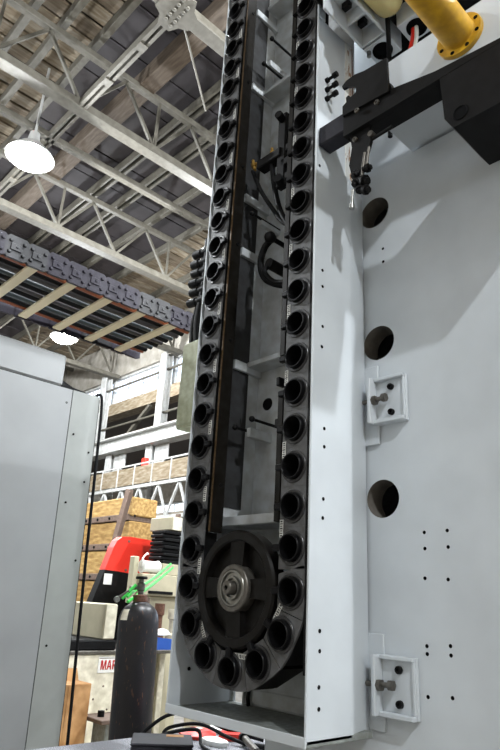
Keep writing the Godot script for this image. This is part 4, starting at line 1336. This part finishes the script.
func foreground():
	var t = thing("carpeted_table", Vector3(-0.4, 0, -0.3), "low table with a speckled grey carpet top at the bottom edge", "table")
	slab("table_top", Vector3(-0.935, 0.86, -0.95), Vector3(-0.22, 0.90, 0.35), M.carpet, t, 0.006)
	for x in [-0.90, -0.30]:
		for z in [-0.9, 0.26]:
			slab("leg", Vector3(x, 0, z), Vector3(x + 0.05, 0.86, z + 0.05), M.strip, t)
	var b = thing("grey_case", Vector3(-0.45, 0.9, -0.05), "dark grey plastic case lying on the carpeted table", "case")
	var tb = Transform3D(Basis(Vector3.UP, 0.93), Vector3(-0.494, 0.9, -0.121))
	var sb = nst()
	box(sb, Vector3(0, 0.036, 0), Vector3(0.236, 0.072, 0.20), 0.006, tb)
	part("case_body", sb, M.grey_box, b)
	sb = nst()
	box(sb, Vector3(0, 0.077, 0), Vector3(0.240, 0.010, 0.204), 0.004, tb)
	part("case_lid", sb, M.grey_box, b)
	sb = nst()
	box(sb, Vector3(0.05, 0.0825, -0.06), Vector3(0.07, 0.001, 0.04), 0.0, tb)
	part("paper_label", sb, M.card, b)
	var rb = thing("red_pouch", Vector3(-0.72, 0.9, -0.55), "crumpled red plastic pouch on the table under the magazine", "pouch")
	var st = nst()
	lathe(st, [Vector2(0, 0), Vector2(0.09, 0.0), Vector2(0.10, 0.015), Vector2(0.06, 0.032), Vector2(0, 0.035)], Transform3D(Basis(Vector3.UP, 0.4).scaled(Vector3(1.0, 1, 0.9)), Vector3(-0.80, 0.90, -0.56)), 7)
	part("pouch_body", st, M.red, rb)
	slab("pouch_print", Vector3(-0.82, 0.9348, -0.58), Vector3(-0.785, 0.9364, -0.54), M.white, rb)
	st = nst()
	lathe(st, [Vector2(0, 0), Vector2(0.06, 0.0), Vector2(0.07, 0.02), Vector2(0.03, 0.04), Vector2(0, 0.03)], Transform3D(Basis(Vector3.UP, 0.9), Vector3(-0.83, 0.90, -0.74)), 7)
	whole("plastic_bag", st, M.white, "small crumpled white plastic bag behind the red pouch", "bag")
	st = nst()
	lathe(st, [Vector2(0, 0), Vector2(0.05, 0.0), Vector2(0.055, 0.02), Vector2(0.02, 0.03), Vector2(0, 0.03)], Transform3D(Basis(Vector3.UP, 0.2).scaled(Vector3(1.5, 1, 0.8)), Vector3(-0.63, 0.90, -0.52)), 7)
	whole("plastic_bag", st, M.white, "larger flat white plastic bag under the front of the magazine", "bag")
	st = nst()
	box(st, Vector3(0, 0.018, 0), Vector3(0.13, 0.036, 0.08), 0.006, Transform3D(Basis(Vector3.UP, 0.7), Vector3(-0.66, 0.90, -0.66)))
	whole("red_carton", st, M.red, "small red carton under the front edge of the magazine", "carton")
	var cords = [[[Vector3(-0.90, 0.91, -0.30), Vector3(-0.85, 0.99, -0.40), Vector3(-0.80, 1.0, -0.52), Vector3(-0.70, 0.95, -0.62), Vector3(-0.55, 0.91, -0.75)], "black cable arching highest over the red pouch"], [[Vector3(-0.92, 0.91, -0.45), Vector3(-0.82, 0.95, -0.42), Vector3(-0.72, 0.97, -0.50), Vector3(-0.62, 0.93, -0.58), Vector3(-0.45, 0.91, -0.60)], "black cable bending low in front of the red pouch"], [[Vector3(-0.78, 0.91, -0.24), Vector3(-0.72, 0.95, -0.34), Vector3(-0.66, 0.96, -0.44), Vector3(-0.60, 0.91, -0.42), Vector3(-0.40, 0.91, -0.36)], "black cable lying behind the dark grey case"]]
	for c in cords:
		st = nst()
		tube(st, smooth_path(c[0]), 0.008)
		whole("loose_cable", st, M.rubber, c[1], "cable", "cables on the table")
	var sp = thing("spray_gun", Vector3(-0.50, 0.9, -0.62), "grey metal tool with a black knob lying under the magazine", "tool")
	rod("barrel", Vector3(-0.54, 0.93, -0.62), Vector3(-0.34, 0.925, -0.50), 0.016, M.steel_dull, sp, 10)
	rod("knob", Vector3(-0.56, 0.930, -0.632), Vector3(-0.54, 0.93, -0.62), 0.026, M.black, sp, 12)
	rod("grip", Vector3(-0.44, 0.927, -0.56), Vector3(-0.42, 0.912, -0.65), 0.012, M.black, sp, 10)
	st = nst()
	ext(st, Vector3(-1.9, 0.0, -1.9), Vector3(-1.3, 0.78, -1.35), 0.01)
	var lb = thing("low_bench", Vector3(-1.6, 0, -1.6), "low cream bench with wooden offcuts behind the magazine's foot", "bench")
	part("bench_body", st, M.cream, lb)
	st = nst()
	ext(st, Vector3(-1.75, 0.78, -1.75), Vector3(-1.35, 0.82, -1.40), 0.006)
	whole("wood_offcut", st, M.wood, "yellow wooden offcut on the low cream bench", "offcut")
	st = nst()
	ext(st, Vector3(-1.88, 0.78, -1.36 - 0.04), Vector3(-1.76, 0.84, -1.9 + 0.1), 0.006)
	whole("dark_block", st, M.strip, "dark steel block on the low cream bench", "block")
